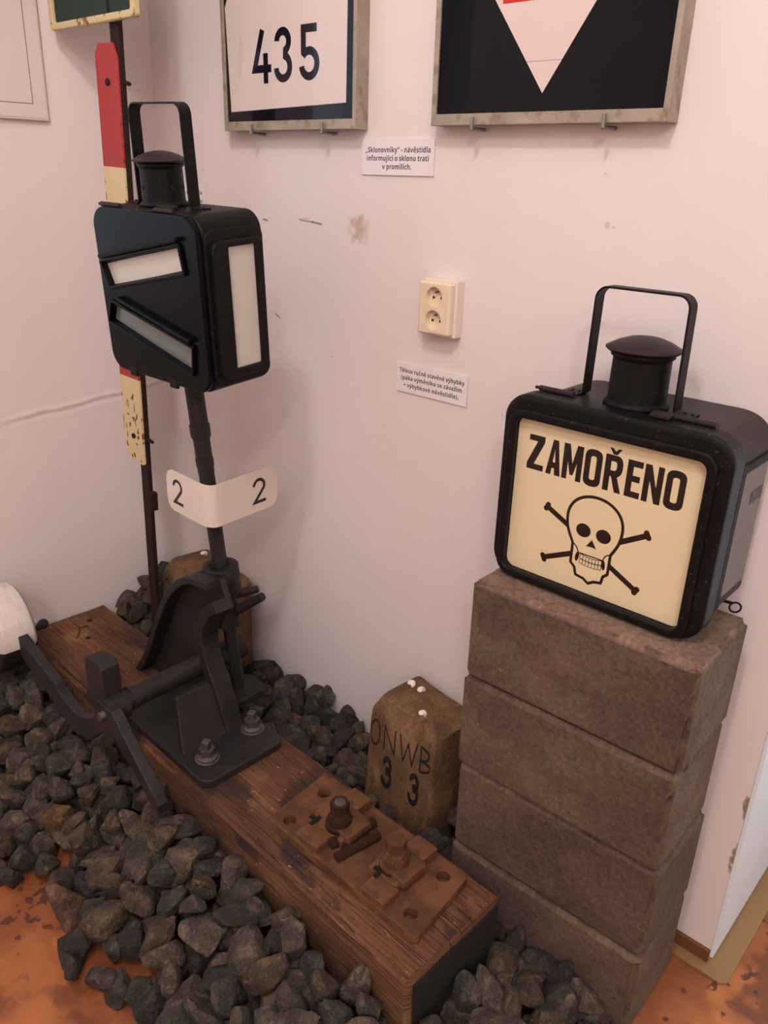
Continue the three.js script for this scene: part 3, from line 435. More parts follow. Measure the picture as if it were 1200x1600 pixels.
  // number plate bent round the pole is a thing of its own
  const n = thing('number_plate', 'white bent number plate with a black 2 on each wing, around the pole', 'number plate', [S0.x, 0, S0.z]); n.rotation.y = TURN;
  const path = new THREE.CurvePath(); const A = V(-0.918, 0, -0.172), B = V(-0.790, 0, -0.171), C = V(-0.744, 0, -0.170), D = V(-0.757, 0, -0.212), E = V(-0.775, 0, -0.366);
  path.add(new THREE.LineCurve3(A, B)); path.add(new THREE.QuadraticBezierCurve3(B, C, D)); path.add(new THREE.LineCurve3(D, E));
  const NS = 72, NT = 12, tot = path.getLength(), pos = [], uvs = [], idx = [];
  const pt = (s, tt, k) => { const q = path.getPointAt(s), d = path.getTangentAt(s), e = Math.min(s, 1 - s) * tot, r = 0.026, c = e < r ? r - Math.sqrt(Math.max(0, r * r - (r - e) * (r - e))) : 0; const y0 = 0.688 + c, y1 = 0.782 - c; return [q.x - d.z * k, y0 + (y1 - y0) * tt, q.z + d.x * k]; };
  for (const k of [0, -0.003]) for (let i = 0; i <= NS; i++) for (let j = 0; j <= NT; j++) { const s = i / NS, q = pt(s, j / NT, k); pos.push(...q); uvs.push(s, (q[1] - 0.688) / 0.094); }
  const id = (k, i, j) => k * (NS + 1) * (NT + 1) + i * (NT + 1) + j;
  for (let i = 0; i < NS; i++) for (let j = 0; j < NT; j++) { idx.push(id(0, i, j), id(0, i + 1, j), id(0, i + 1, j + 1), id(0, i, j), id(0, i + 1, j + 1), id(0, i, j + 1)); idx.push(id(1, i, j), id(1, i + 1, j + 1), id(1, i + 1, j), id(1, i, j), id(1, i, j + 1), id(1, i + 1, j + 1)); }
  for (let i = 0; i < NS; i++) for (const j of [0, NT]) { const o = j ? 1 : 0; const q = [id(0, i, j), id(0, i + 1, j), id(1, i + 1, j), id(1, i, j)]; idx.push(...(o ? [q[0], q[1], q[2], q[0], q[2], q[3]] : [q[0], q[2], q[1], q[0], q[3], q[2]])); }
  for (let j = 0; j < NT; j++) for (const i of [0, NS]) { const q = [id(0, i, j), id(0, i, j + 1), id(1, i, j + 1), id(1, i, j)]; idx.push(q[0], q[1], q[2], q[0], q[2], q[3]); }
  let g = new THREE.BufferGeometry(); g.setAttribute('position', new THREE.Float32BufferAttribute(pos, 3)); g.setAttribute('uv', new THREE.Float32BufferAttribute(uvs, 2)); g.setIndex(idx); g = toCreasedNormals(g, 0.6);
  const two = canvasTex(1024, 292, (c, w, h) => { c.fillStyle = '#ddd2c6'; c.fillRect(0, 0, w, h); c.strokeStyle = '#17130f'; c.lineWidth = 22; c.lineCap = 'butt'; c.lineJoin = 'miter'; for (const [x, lw] of [[130, 22], [860, 22]]) { c.lineWidth = lw; c.beginPath(); c.arc(x, 108, 45, Math.PI * 1.02, Math.PI * 2.16); c.lineTo(x - 42, 222); c.lineTo(x + 58, 222); c.stroke(); } });
  part(n, 'plate', g, std({ map: two, roughness: 0.5, side: THREE.DoubleSide }));
  part(n, 'clip', boxUV(ring(0.72, 0.75, 0.021, 0.0175)), castMat);
}
// rail plate near the end of the sleeper
{
  const t = thing('rail_plate', 'rusty flat iron rail plate with clamps and two upright bolts, screwed to the sleeper end', 'rail plate', [S0.x, 0, S0.z]); t.rotation.y = TURN;
  const y0 = 0.2; const s = poly([[0.413, 0.049], [0.420, 0.06], [0.426, 0.212], [0.42, 0.218], [0.05, 0.222], [0.043, 0.215], [0.036, 0.066], [0.042, 0.056]].map(([u, v]) => [-(u + 0.078 * v), v]).reverse());
  for (const [u, v] of [[0.383, 0.076], [0.385, 0.174], [0.078, 0.188], [0.073, 0.088]]) { const h = new THREE.Path(); h.absarc(-(u + 0.078 * v), v, 0.0125, 0, Math.PI * 2, true); s.holes.push(h); }
  part(t, 'plate', boxUV(extrude(s, 0.02, 0.002, 14).rotateX(-Math.PI / 2).translate(0, y0, 0)), rustMat);
  const box = (u0, u1, v0, v1, h0, h1, r = 0.003) => { const c = L3((u0 + u1) / 2, (h0 + h1) / 2, (v0 + v1) / 2); return boxUV(rbox(u1 - u0, h1 - h0, v1 - v0, r)).rotateY(0.03).translate(...c); };
  for (const [ua, ub, uc] of [[0.283, 0.34, 0.289], [0.11, 0.166, 0.148]]) {
    part(t, 'shoulder', box(ua, ub, 0.055, 0.098, 0.218, 0.236), rustMat); part(t, 'shoulder', box(ua + 0.004, ub - 0.004, 0.172, 0.214, 0.218, 0.242), rustMat);
    const cp = part(t, 'clamp_plate', box(uc - 0.034, uc + 0.034, 0.096, 0.176, 0.219, 0.239), rustMat);
    part(cp, 'clamp_toe', box(uc - 0.045, uc - 0.012, 0.105, 0.165, 0.232, 0.249), rustMat);
    part(cp, 'slot', join([box(ub - 0.012, ub - 0.004, 0.085, 0.112, 0.2365, 0.2395, 0.001), box(ub - 0.004, ub + 0.008, 0.096, 0.106, 0.2365, 0.2395, 0.001)]), holeMat);
  }
  const b1 = hexBolt(t, 0.289, 0.124, 0.239, { mat: rustDark, r: 0.0185, h: 0.021, lift: 0.034 }); part(b1, 'bolt_tip', lathe([[0, 0], [0.011, 0], [0.0105, 0.0025], [0, 0.003]]), boltMat, [0, 0.009, 0]); part(b1, 'shank', rod([0, -0.04, 0], [0, -0.005, 0], 0.0135), rustDark);
  const b2 = hexBolt(t, 0.148, 0.13, 0.239, { mat: rustMat, r: 0.0195, h: 0.021, lift: 0.040 }); part(b2, 'bolt_tip', new THREE.TorusGeometry(0.011, 0.003, 8, 20).rotateX(Math.PI / 2), rustMat, [0, 0.009, 0]); part(b2, 'bore', new THREE.CylinderGeometry(0.009, 0.009, 0.002, 16), holeMat, [0, 0.0092, 0]); part(b2, 'shank', rod([0, -0.046, 0], [0, -0.005, 0], 0.0155), rustMat);
  part(t, 'pin', rod(L3(0.276, 0.229, 0.085), L3(0.252, 0.229, 0.185), 0.0105), rustDark); part(t, 'pin', rod(L3(0.246, 0.228, 0.072), L3(0.224, 0.228, 0.168), 0.0092), rustDark);
}

// ---------------------------------------------------------------- boundary stones
function stoneGeometry(w, d, h, seed, drop) {                         // square stone, chamfered round a nearly flat top, its back right rounded away
  const NP = 56, R = makeNoise(seed), pos = [], idx = [];
  const lv = [[0, 1.03, 0], [0.2, 1.02, 0], [0.4, 1.01, 0], [0.6, 1, 0], [0.76, 0.995, 0], [0.845, 0.98, 0], [0.87, 0.965, 0.1], [0.965, 0.80, 0.9], [0.98, 0.74, 1], [1.0, 0.45, 1], [1.005, 0, 1]];
  for (const [k, sc, t] of lv) for (let i = 0; i < NP; i++) {
    const a = (i + 0.5) / NP * Math.PI * 2, c = Math.cos(a), s = Math.sin(a), e = 0.2 + (s < 0 && c > 0 ? 0.35 : 0), x = Math.sign(c) * Math.abs(c) ** e * sc, z = Math.sign(s) * Math.abs(s) ** e * sc, n = 0.007 * (R((x + 1) / 3, (z + 1 + k) / 4, 14, 14, 3) - 0.5);
    const fall = drop * t * clamp(x * 0.5 + 0.5) * clamp(-z * 0.5 + 0.5) + 0.012 * t * clamp(x * 0.5 + 0.5);
    pos.push(x * w / 2 + n, k * h - fall + n * 0.6, z * d / 2 + n);
  }
  for (let r = 0; r < lv.length - 1; r++) for (let i = 0; i < NP; i++) { const a = r * NP + i, b = r * NP + (i + 1) % NP, c = a + NP, e = b + NP; idx.push(a, c, b, b, c, e); }
  const g = new THREE.BufferGeometry(); g.setAttribute('position', new THREE.Float32BufferAttribute(pos, 3)); g.setIndex(idx); return toCreasedNormals(g, 0.5);
}
function stoneMap(draw) {                                              // front face in the lower half of the map, the plain stone elsewhere
  return canvasTex(512, 1024, (g, w, h) => {
    const img = g.createImageData(w, h); for (let j = 0; j < h; j++) for (let i = 0; i < w; i++) { const u = i / w, v = j / h; let c = mix([92, 66, 42], [128, 97, 66], step(0.25, 0.75, N1(u, v, 5, 10, 5))); c = c.map((x) => x + (N2(u, v, 90, 180, 2) - 0.5) * 34); c = mix(c, [72, 50, 34], 0.5 * step(0.6, 0.75, N3(u, v, 7, 14, 4))); const k = (j * w + i) * 4; img.data[k] = c[0]; img.data[k + 1] = c[1]; img.data[k + 2] = c[2]; img.data[k + 3] = 255; } g.putImageData(img, 0, 0);
    g.save(); g.translate(0, h / 2); draw(g, w, h / 2); g.restore();
  });
}
function stoneUV(g, w, h) { const p = g.attributes.position, uv = new Float32Array(p.count * 2), a = V(), b = V(), c = V(); for (let i = 0; i < p.count; i += 3) { a.fromBufferAttribute(p, i); b.fromBufferAttribute(p, i + 1); c.fromBufferAttribute(p, i + 2); const n = b.clone().sub(a).cross(c.clone().sub(a)).normalize(); const front = n.z > 0.8; [a, b, c].forEach((q, k) => { uv[(i + k) * 2] = front ? clamp(q.x / w + 0.5, 0, 1) : 0.5 + (Math.abs(n.x) > 0.7 ? q.z : q.x) / w * 0.9; uv[(i + k) * 2 + 1] = front ? clamp(q.y / h, 0, 1) * 0.5 : 0.75 + (Math.abs(n.y) > 0.5 ? q.z : q.y - h / 2) / h * 0.45; }); } g.setAttribute('uv', new THREE.BufferAttribute(uv, 2)); return g; }
const carve = (g, w, h) => {
  const K = '#0c0705'; g.strokeStyle = K; g.lineCap = 'round'; g.lineJoin = 'round'; g.lineWidth = 9;
  const ln = (...pts) => { g.beginPath(); pts.forEach((p, i) => (i ? g.lineTo(p[0] * w, p[1] * h) : g.moveTo(p[0] * w, p[1] * h))); g.stroke(); };
  const T = 0.19, B = 0.365;
  g.beginPath(); g.ellipse(0.145 * w, (T + B) / 2 * h, 0.075 * w, (B - T) / 2 * h, 0, 0, 7); g.stroke(); for (const x of [0.115, 0.19]) { g.beginPath(); g.arc(x * w, (T - 0.035) * h, 4, 0, 7); g.fillStyle = K; g.fill(); }
  ln([0.29, B], [0.29, T], [0.45, B], [0.45, T]); ln([0.52, T], [0.585, B], [0.65, T + 0.03], [0.715, B], [0.775, T]);
  ln([0.83, B], [0.83, T]); g.beginPath(); g.moveTo(0.83 * w, T * h); g.bezierCurveTo(0.97 * w, T * h, 0.97 * w, (T + 0.095) * h, 0.83 * w, (T + 0.095) * h); g.bezierCurveTo(1.0 * w, (T + 0.095) * h, 1.0 * w, B * h, 0.83 * w, B * h); g.stroke();
  g.lineWidth = 22; for (const x of [0.36, 0.77]) { g.beginPath(); g.arc(x * w, 0.475 * h, 0.052 * w, Math.PI * 1.15, Math.PI * 2.45); g.stroke(); g.beginPath(); g.arc(x * w, 0.563 * h, 0.062 * w, -Math.PI * 0.5, Math.PI * 0.9); g.stroke(); }
};
function snailShell(name, label, stone, x, z, r, turn, group) {
  stone.updateWorldMatrix(true, true); const hit = new THREE.Raycaster(V(x, 2, z), V(0, -1, 0)).intersectObject(stone, true)[0], y = (hit ? hit.point.y : 0.33) - 0.002;
  const pos = [], idx = [], N = 46, M = 10; for (let i = 0; i <= N; i++) { const q = i / N, a = q * Math.PI * 4.4, e = Math.exp(1.5 * (q - 1)), R0 = r * 0.55 * e, rr = r * 0.5 * e; const c = V(Math.cos(a) * R0, r * 0.55 * (1 - q) * 0.9 + r * 0.42, Math.sin(a) * R0); for (let j = 0; j < M; j++) { const b = j / M * Math.PI * 2; pos.push(c.x + Math.cos(a) * Math.cos(b) * rr, c.y + Math.sin(b) * rr, c.z + Math.sin(a) * Math.cos(b) * rr); } }
  for (let i = 0; i < N; i++) for (let j = 0; j < M; j++) { const a = i * M + j, b = i * M + (j + 1) % M; idx.push(a, a + M, b, b, a + M, b + M); } idx.push(...Array.from({ length: M - 2 }, (_, j) => [N * M, N * M + j + 1, N * M + j + 2]).flat());
  const g = new THREE.BufferGeometry(); g.setAttribute('position', new THREE.Float32BufferAttribute(pos, 3)); g.setIndex(idx); g.computeVertexNormals();
  const m = shadows(new THREE.Mesh(g, shellMat)); m.name = numbered(name); m.position.set(x, y, z); m.rotation.set(0.1, turn, 0.1); m.userData = { label, category: 'snail shell', group }; scene.add(m);
}
function boundaryStone(label, pos, w, d, h, ry, seed, apexX, marks) {
  const t = thing('boundary_stone', label, 'boundary stone', pos, 'carved boundary stones against the wall'); t.rotation.set(-0.05, ry, 0);
  part(t, 'stone', stoneUV(stoneGeometry(w, d, h, seed, apexX), w, h), std({ map: stoneMap(marks), roughness: 0.92, bumpMap: rep(castBump, 0.35), bumpScale: 0.002 }));
  return t;
}
const stoneA = boundaryStone('sandstone boundary stone carved ÖNWB over 33, beside the block stack', [1.012, 0.0, 0.108], 0.188, 0.17, 0.345, 0.0, 41, 0.06, carve);
const stoneB = boundaryStone('sandstone boundary stone half hidden behind the switch stand in the corner', [0.22, 0.0, 0.100], 0.24, 0.165, 0.388, 0.02, 43, 0.05, (g, w, h) => { g.save(); g.translate(0, -0.02 * h); carve(g, w, h); g.restore(); });

// ---------------------------------------------------------------- signal post in the corner
{
  const t = thing('signal_post', 'rusty upright post in the corner with a red and cream board and a green plate', 'signal post', [0.152, 0, 0.232]); t.rotation.z = -0.036;
  const flat = std({ map: rep(rustMap, 0.25), color: '#6b5348', roughness: 0.75, metalness: 0.2 });
  part(t, 'post', boxUV(rbox(0.032, 1.72, 0.012, 0.002)), flat, [0.013, 0.90, 0]);
  part(t, 'post_lug', boxUV(rbox(0.016, 0.05, 0.02, 0.003)), flat, [0.035, 0.60, 0.0]);
  const board = canvasTex(192, 2048, (g, w, h) => {
    g.fillStyle = '#d6c496'; g.fillRect(0, 0, w, h); const Y = (y) => (1.617 - y) / 0.922 * h; g.fillStyle = '#a83434'; g.fillRect(0, 0, w, Y(1.381)); g.fillRect(0, Y(1.15), w, Y(0.913) - Y(1.15));
    const R = rng(9); for (let i = 0; i < 26; i++) { g.fillStyle = 'rgba(72,38,20,.85)'; g.beginPath(); g.ellipse(20 + R() * 150, Y(0.70 + R() * 0.17), 2 + R() * 8, 4 + R() * 18, R() - 0.5, 0, 7); g.fill(); }
    for (let i = 0; i < 40; i++) { g.fillStyle = 'rgba(90,52,30,.7)'; g.beginPath(); g.ellipse(R() < 0.5 ? 4 : w - 4, R() * h, 2 + R() * 5, 6 + R() * 16, 0, 0, 7); g.fill(); }
    for (let i = 0; i < 30; i++) { g.fillStyle = 'rgba(110,74,48,.35)'; g.beginPath(); g.ellipse(R() * w, R() * h, 1 + R() * 3, 2 + R() * 6, 0, 0, 7); g.fill(); }
  });
  const W = 0.084, x0 = -0.058; const s = poly([[x0, 0.735], [x0 + 0.018, 0.703], [x0 + W - 0.008, 0.695], [x0 + W, 0.70], [x0 + W, 1.590], [x0 + W - 0.014, 1.617], [x0 + 0.014, 1.617], [x0, 1.598]]);
  const g = extrude(s, 0.005, 0.0008).translate(0, 0, 0.0065), u = g.attributes.uv, p = g.attributes.position; for (let i = 0; i < u.count; i++) u.setXY(i, (p.getX(i) - x0) / W, (p.getY(i) - 0.695) / 0.922);
  const b = part(t, 'striped_board', g, std({ map: board, roughness: 0.5 })); b.userData.label = 'red and cream striped board';
  for (const y of [1.545, 0.765]) part(b, 'board_bolt', join([new THREE.CylinderGeometry(0.007, 0.007, 0.004, 6).rotateX(Math.PI / 2).translate(x0 + 0.045, y, 0.0135), rod([0.03, y, 0], [0.05, y - 0.003, 0], 0.005, 0.004)]), flat);
  // green plate with a raised cream rim, folded slightly along the middle
  const rim = roundRect(0.335, 0.30, 0.008, 0, 0); rim.holes.push(roundRect(0.305, 0.272, 0.006, 0, 0, THREE.Path));
  const creamRust = std({ map: rep(dataTex(512, 512, (u, v) => { let c = [208, 192, 148]; c = mix(c, [120, 76, 42], step(0.57, 0.72, N1(u, v, 18, 18, 5))); return c; }), 0.35), roughness: 0.55 });
  const pl = part(t, 'green_plate', boxUV(extrude(roundRect(0.33, 0.295, 0.008), 0.006, 0.001)), phys({ color: '#16332b', roughness: 0.35, specularIntensity: 0.4 }), [-0.055, 1.80, 0.008], [0, 0, 0.036]);
  part(pl, 'rim', boxUV(extrude(rim, 0.014, 0.003)), creamRust); part(pl, 'seam', boxUV(rbox(0.005, 0.272, 0.004, 0.001)), std({ color: '#17140f', roughness: 0.7 }), [0.06, 0, 0.007]);
}
// ---------------------------------------------------------------- board on the left wall
{
  const t = thing('notice_board', 'pale framed notice with a thin ruled border on the side wall', 'notice', [-0.046, 0, 0]); t.rotation.set(0, -0.102, -0.021);
  const sheet = canvasTex(512, 900, (g, w, h) => { g.fillStyle = '#dccfcb'; g.fillRect(0, 0, w, h); g.strokeStyle = '#6d6266'; g.lineWidth = 2.4; g.strokeRect(42, 42, w - 84, h - 84); });
  part(t, 'panel', rbox(0.011, 0.62, 0.355, 0.002), std({ color: '#d8c9c6', roughness: 0.6 }), [0.006, 1.783, 0.442]);
  part(t, 'sheet', new THREE.BoxGeometry(0.001, 0.61, 0.345), std({ map: sheet, roughness: 0.4 }), [0.0122, 1.783, 0.442]);
}
// ---------------------------------------------------------------- framed gradient signs
function framedSign(label, x0, x1, y0, y1, tex, group) {
  const w = x1 - x0, h = y1 - y0, D = 0.034, t = thing('framed_sign', label, 'framed sign', [(x0 + x1) / 2, y0, 0], group);
  const bl = 0.010, bb = 0.018;
  const rail = (pts) => boxUV(extrude(poly(pts), D, 0.0012).translate(0, 0, 0.001));
  part(t, 'frame_rail', rail([[-w / 2, 0], [w / 2, 0], [w / 2 - bl, bb], [-w / 2 + bl, bb]]), aluMat); part(t, 'frame_rail', rail([[-w / 2, h], [-w / 2 + bl, h - bb], [w / 2 - bl, h - bb], [w / 2, h]]), aluMat);
  part(t, 'frame_rail', rail([[-w / 2, 0], [-w / 2 + bl, bb], [-w / 2 + bl, h - bb], [-w / 2, h]]), aluMat); part(t, 'frame_rail', rail([[w / 2, 0], [w / 2, h], [w / 2 - bl, h - bb], [w / 2 - bl, bb]]), aluMat);
  const g = new THREE.BoxGeometry(w - 2 * bl + 0.002, h - 2 * bb + 0.002, 0.006); part(t, 'sign_panel', g, phys({ map: tex, roughness: 0.05, specularIntensity: 0.4 }), [0, h / 2, 0.028]);
}
{
  const x0 = 0.311, x1 = 0.716, y0 = 1.462, h = 0.6;
  const t435 = canvasTex(1024, 1500, (g, w, H) => {
    const X = (x) => (x - x0 - 0.01) / (x1 - x0 - 0.02) * w, Y = (y) => H - (y - y0 - 0.018) / (h - 0.036) * H;
    g.fillStyle = '#17171f'; g.fillRect(0, 0, w, H); g.fillStyle = '#d9ccc6'; g.beginPath(); [[0.333, 1.500], [0.685, 1.509], [0.690, 1.99], [0.36, 1.99], [0.36, 1.76], [0.324, 1.697]].forEach((p, i) => (i ? g.lineTo(X(p[0]), Y(p[1])) : g.moveTo(X(p[0]), Y(p[1])))); g.closePath(); g.fill();
    g.fillStyle = 'rgba(150,130,125,.10)'; g.beginPath(); g.ellipse(X(0.37), Y(1.60), 20, 120, 0.1, 0, 7); g.fill();
    g.strokeStyle = '#1b1a24'; g.lineJoin = 'miter'; g.lineCap = 'butt'; g.lineWidth = 0.0145 / 0.385 * w; const B = 1.551, T = 1.648, L = (...p) => { g.beginPath(); p.forEach((q, i) => (i ? g.lineTo(X(q[0]), Y(q[1])) : g.moveTo(X(q[0]), Y(q[1])))); g.stroke(); };
    L([0.443, T], [0.4165, 1.578], [0.469, 1.578]); L([0.4515, 1.606], [0.4515, B]);                                                              // 4
    const k = w / 0.385; g.beginPath(); g.arc(X(0.505), Y(1.6235), 0.0178 * k, Math.PI * 1.02, Math.PI * 2.35); g.arc(X(0.505), Y(1.5785), 0.0205 * k, -Math.PI * 0.38, Math.PI * 0.98); g.stroke(); // 3
    L([0.604, T - 0.007], [0.566, T - 0.007], [0.566, 1.597]); g.beginPath(); g.arc(X(0.582), Y(1.5805), 0.0222 * k, -Math.PI * 0.80, Math.PI * 0.94); g.stroke();   // 5
  });
  framedSign('smaller aluminium-framed sign showing the number 435 on white', x0, x1, y0, y0 + h, t435, 'framed gradient signs');
  const a0 = 0.902, a1 = 1.342, b0 = 1.465;
  const tTri = canvasTex(1024, 1400, (g, w, H) => {
    const X = (x) => (x - a0 - 0.01) / (a1 - a0 - 0.02) * w, Y = (y) => H - (y - b0 - 0.018) / (h - 0.036) * H;
    g.fillStyle = '#0c0d11'; g.fillRect(0, 0, w, H); const tri = () => { g.beginPath(); [[1.124, 1.510], [0.904, 1.80], [0.95, 1.99], [1.29, 1.99], [1.316, 1.80]].forEach((p, i) => (i ? g.lineTo(X(p[0]), Y(p[1])) : g.moveTo(X(p[0]), Y(p[1])))); g.closePath(); };
    tri(); g.fillStyle = '#dccbc4'; g.fill(); g.save(); tri(); g.clip(); g.fillStyle = '#c43a34'; g.fillRect(X(1.036), Y(1.70), X(1.094) - X(1.036), Y(1.639) - Y(1.70)); g.fillStyle = 'rgba(120,100,96,.5)'; g.fillRect(0, Y(1.556), w, 3); g.restore();
  });
  framedSign('larger aluminium-framed black sign with a white triangle pointing down', a0, a1, b0, b0 + h, tTri, 'framed gradient signs');
  [[0.408, 'under the number sign, nearer the corner', y0], [0.628, 'under the number sign, nearer the triangle sign', y0], [0.996, 'under the triangle sign, nearer the number sign', b0], [1.243, 'under the triangle sign, away from the number sign', b0]].forEach(([x, s, y]) => {
    const m = shadows(new THREE.Mesh(join([rod([0, -0.006, -0.036], [0, -0.006, 0.004], 0.0032), rod([0, -0.0075, 0.003], [0, 0.012, 0.003], 0.0032), new THREE.SphereGeometry(0.0034, 10, 8).translate(0, -0.007, 0.003)]), zinc)); m.name = numbered('wall_hook'); m.position.set(x, y, 0.0375); m.userData = { label: 'small steel hook ' + s, category: 'hook', group: 'hooks carrying the framed signs' }; scene.add(m);
  });
}
// ---------------------------------------------------------------- caption cards and the socket
function caption(label, pos, w, h, rz, lines, size, align = 'center') {
  const tex = canvasTex(1024, Math.round(1024 * h / w), (g, W, H) => { g.fillStyle = '#e6dfe0'; g.fillRect(0, 0, W, H); g.fillStyle = '#2a2526'; g.font = `bold ${size}px sans-serif`; g.textAlign = align; g.textBaseline = 'middle'; lines.forEach(([s, y, x = 0.5]) => g.fillText(s, x * W, y * H, W * 0.92)); });
  const m = shadows(new THREE.Mesh(new THREE.BoxGeometry(w, h, 0.003), [0, 1, 2, 3, 4, 5].map((i) => std(i === 4 ? { map: tex, roughness: 0.6 } : { color: '#ddd5d4', roughness: 0.7 })))); m.name = numbered('caption_card'); m.position.set(...pos); m.rotation.z = rz; m.userData = { label, category: 'caption card', group: 'printed captions on the wall' }; scene.add(m);
}
caption('small printed card between the two framed signs, three lines of text', [0.796, 1.414, 0.0016], 0.182, 0.064, 0.004, [['„Sklonovníky“ - návěstidla', 0.30], ['informující o sklonu trati', 0.53], ['v promilích.', 0.76]], 74);
caption('printed card under the power socket, three lines beginning with the word Těleso', [0.907, 0.996, 0.0016], 0.183, 0.061, 0.0, [['Těleso ručně stavěné výhybky', 0.26], ['(páka výměníku se závažím', 0.50], ['+ výhybkové návěstidlo).', 0.75]], 68);
caption('printed card mostly hidden behind the switch lantern on the pole', [0.088, 1.318, 0.0016], 0.183, 0.061, 0.0, [['návěstidla', 0.32, 0.95], ['tratě na', 0.62, 0.95]], 72, 'right');
{
  const t = thing('power_socket', 'cream double power socket mounted on the wall', 'socket', [0.932, 1.15, 0]);
  const cream = std({ color: '#e6d3b6', roughness: 0.38 }), pale = std({ color: '#e4d6c6', roughness: 0.42 });
  part(t, 'back_box', rbox(0.084, 0.107, 0.022, 0.003), pale, [0.0, 0, 0.011]);
  const wells = [0.0215, -0.0215]; let g = new RoundedBoxGeometry(0.076, 0.098, 0.017, 4, 0.005).translate(0, 0, 0.0285);
  g = cut(g, wells.map((y) => new THREE.CylinderGeometry(0.0195, 0.0185, 0.03, 48).rotateX(Math.PI / 2).translate(0, y, 0.039)), cream);
  part(t, 'face_cover', g, cream, [-0.001, 0, 0]);
  for (const y of wells) { const f = part(t, 'socket_well', new THREE.CylinderGeometry(0.0185, 0.0185, 0.002, 40).rotateX(Math.PI / 2), cream, [-0.001, y, 0.0242]); part(f, 'earth_pin', rod([0, 0.009, 0], [0, 0.009, 0.009], 0.0022, 0.002), zinc); for (const s of [-1, 1]) part(f, 'pin_hole', new THREE.CylinderGeometry(0.0026, 0.0026, 0.001, 14).rotateX(Math.PI / 2), holeMat, [s * 0.0095, -0.002, 0.0012]); }
}
// ---------------------------------------------------------------- shells on the stones
{
  const G = 'snail shells on the boundary stones';
  snailShell('snail_shell', 'largest white snail shell, at the back of the ÖNWB stone top', stoneA, 0.957, 0.078, 0.0125, 0.4, G);
  snailShell('snail_shell', 'pinkish snail shell just beside the largest one on the ÖNWB stone', stoneA, 0.985, 0.078, 0.0108, 2.1, G);
  snailShell('snail_shell', 'white snail shell nearest the front edge of the ÖNWB stone top', stoneA, 1.041, 0.14, 0.0112, 1.1, G);
  snailShell('snail_shell', 'white snail shell on the corner stone, behind the pole collar', stoneB, 0.285, 0.05, 0.0125, 0.4, G);
  snailShell('snail_shell', 'snail shell on the corner stone, on the far side of the pole', stoneB, 0.165, 0.06, 0.0118, 1.4, G);
}
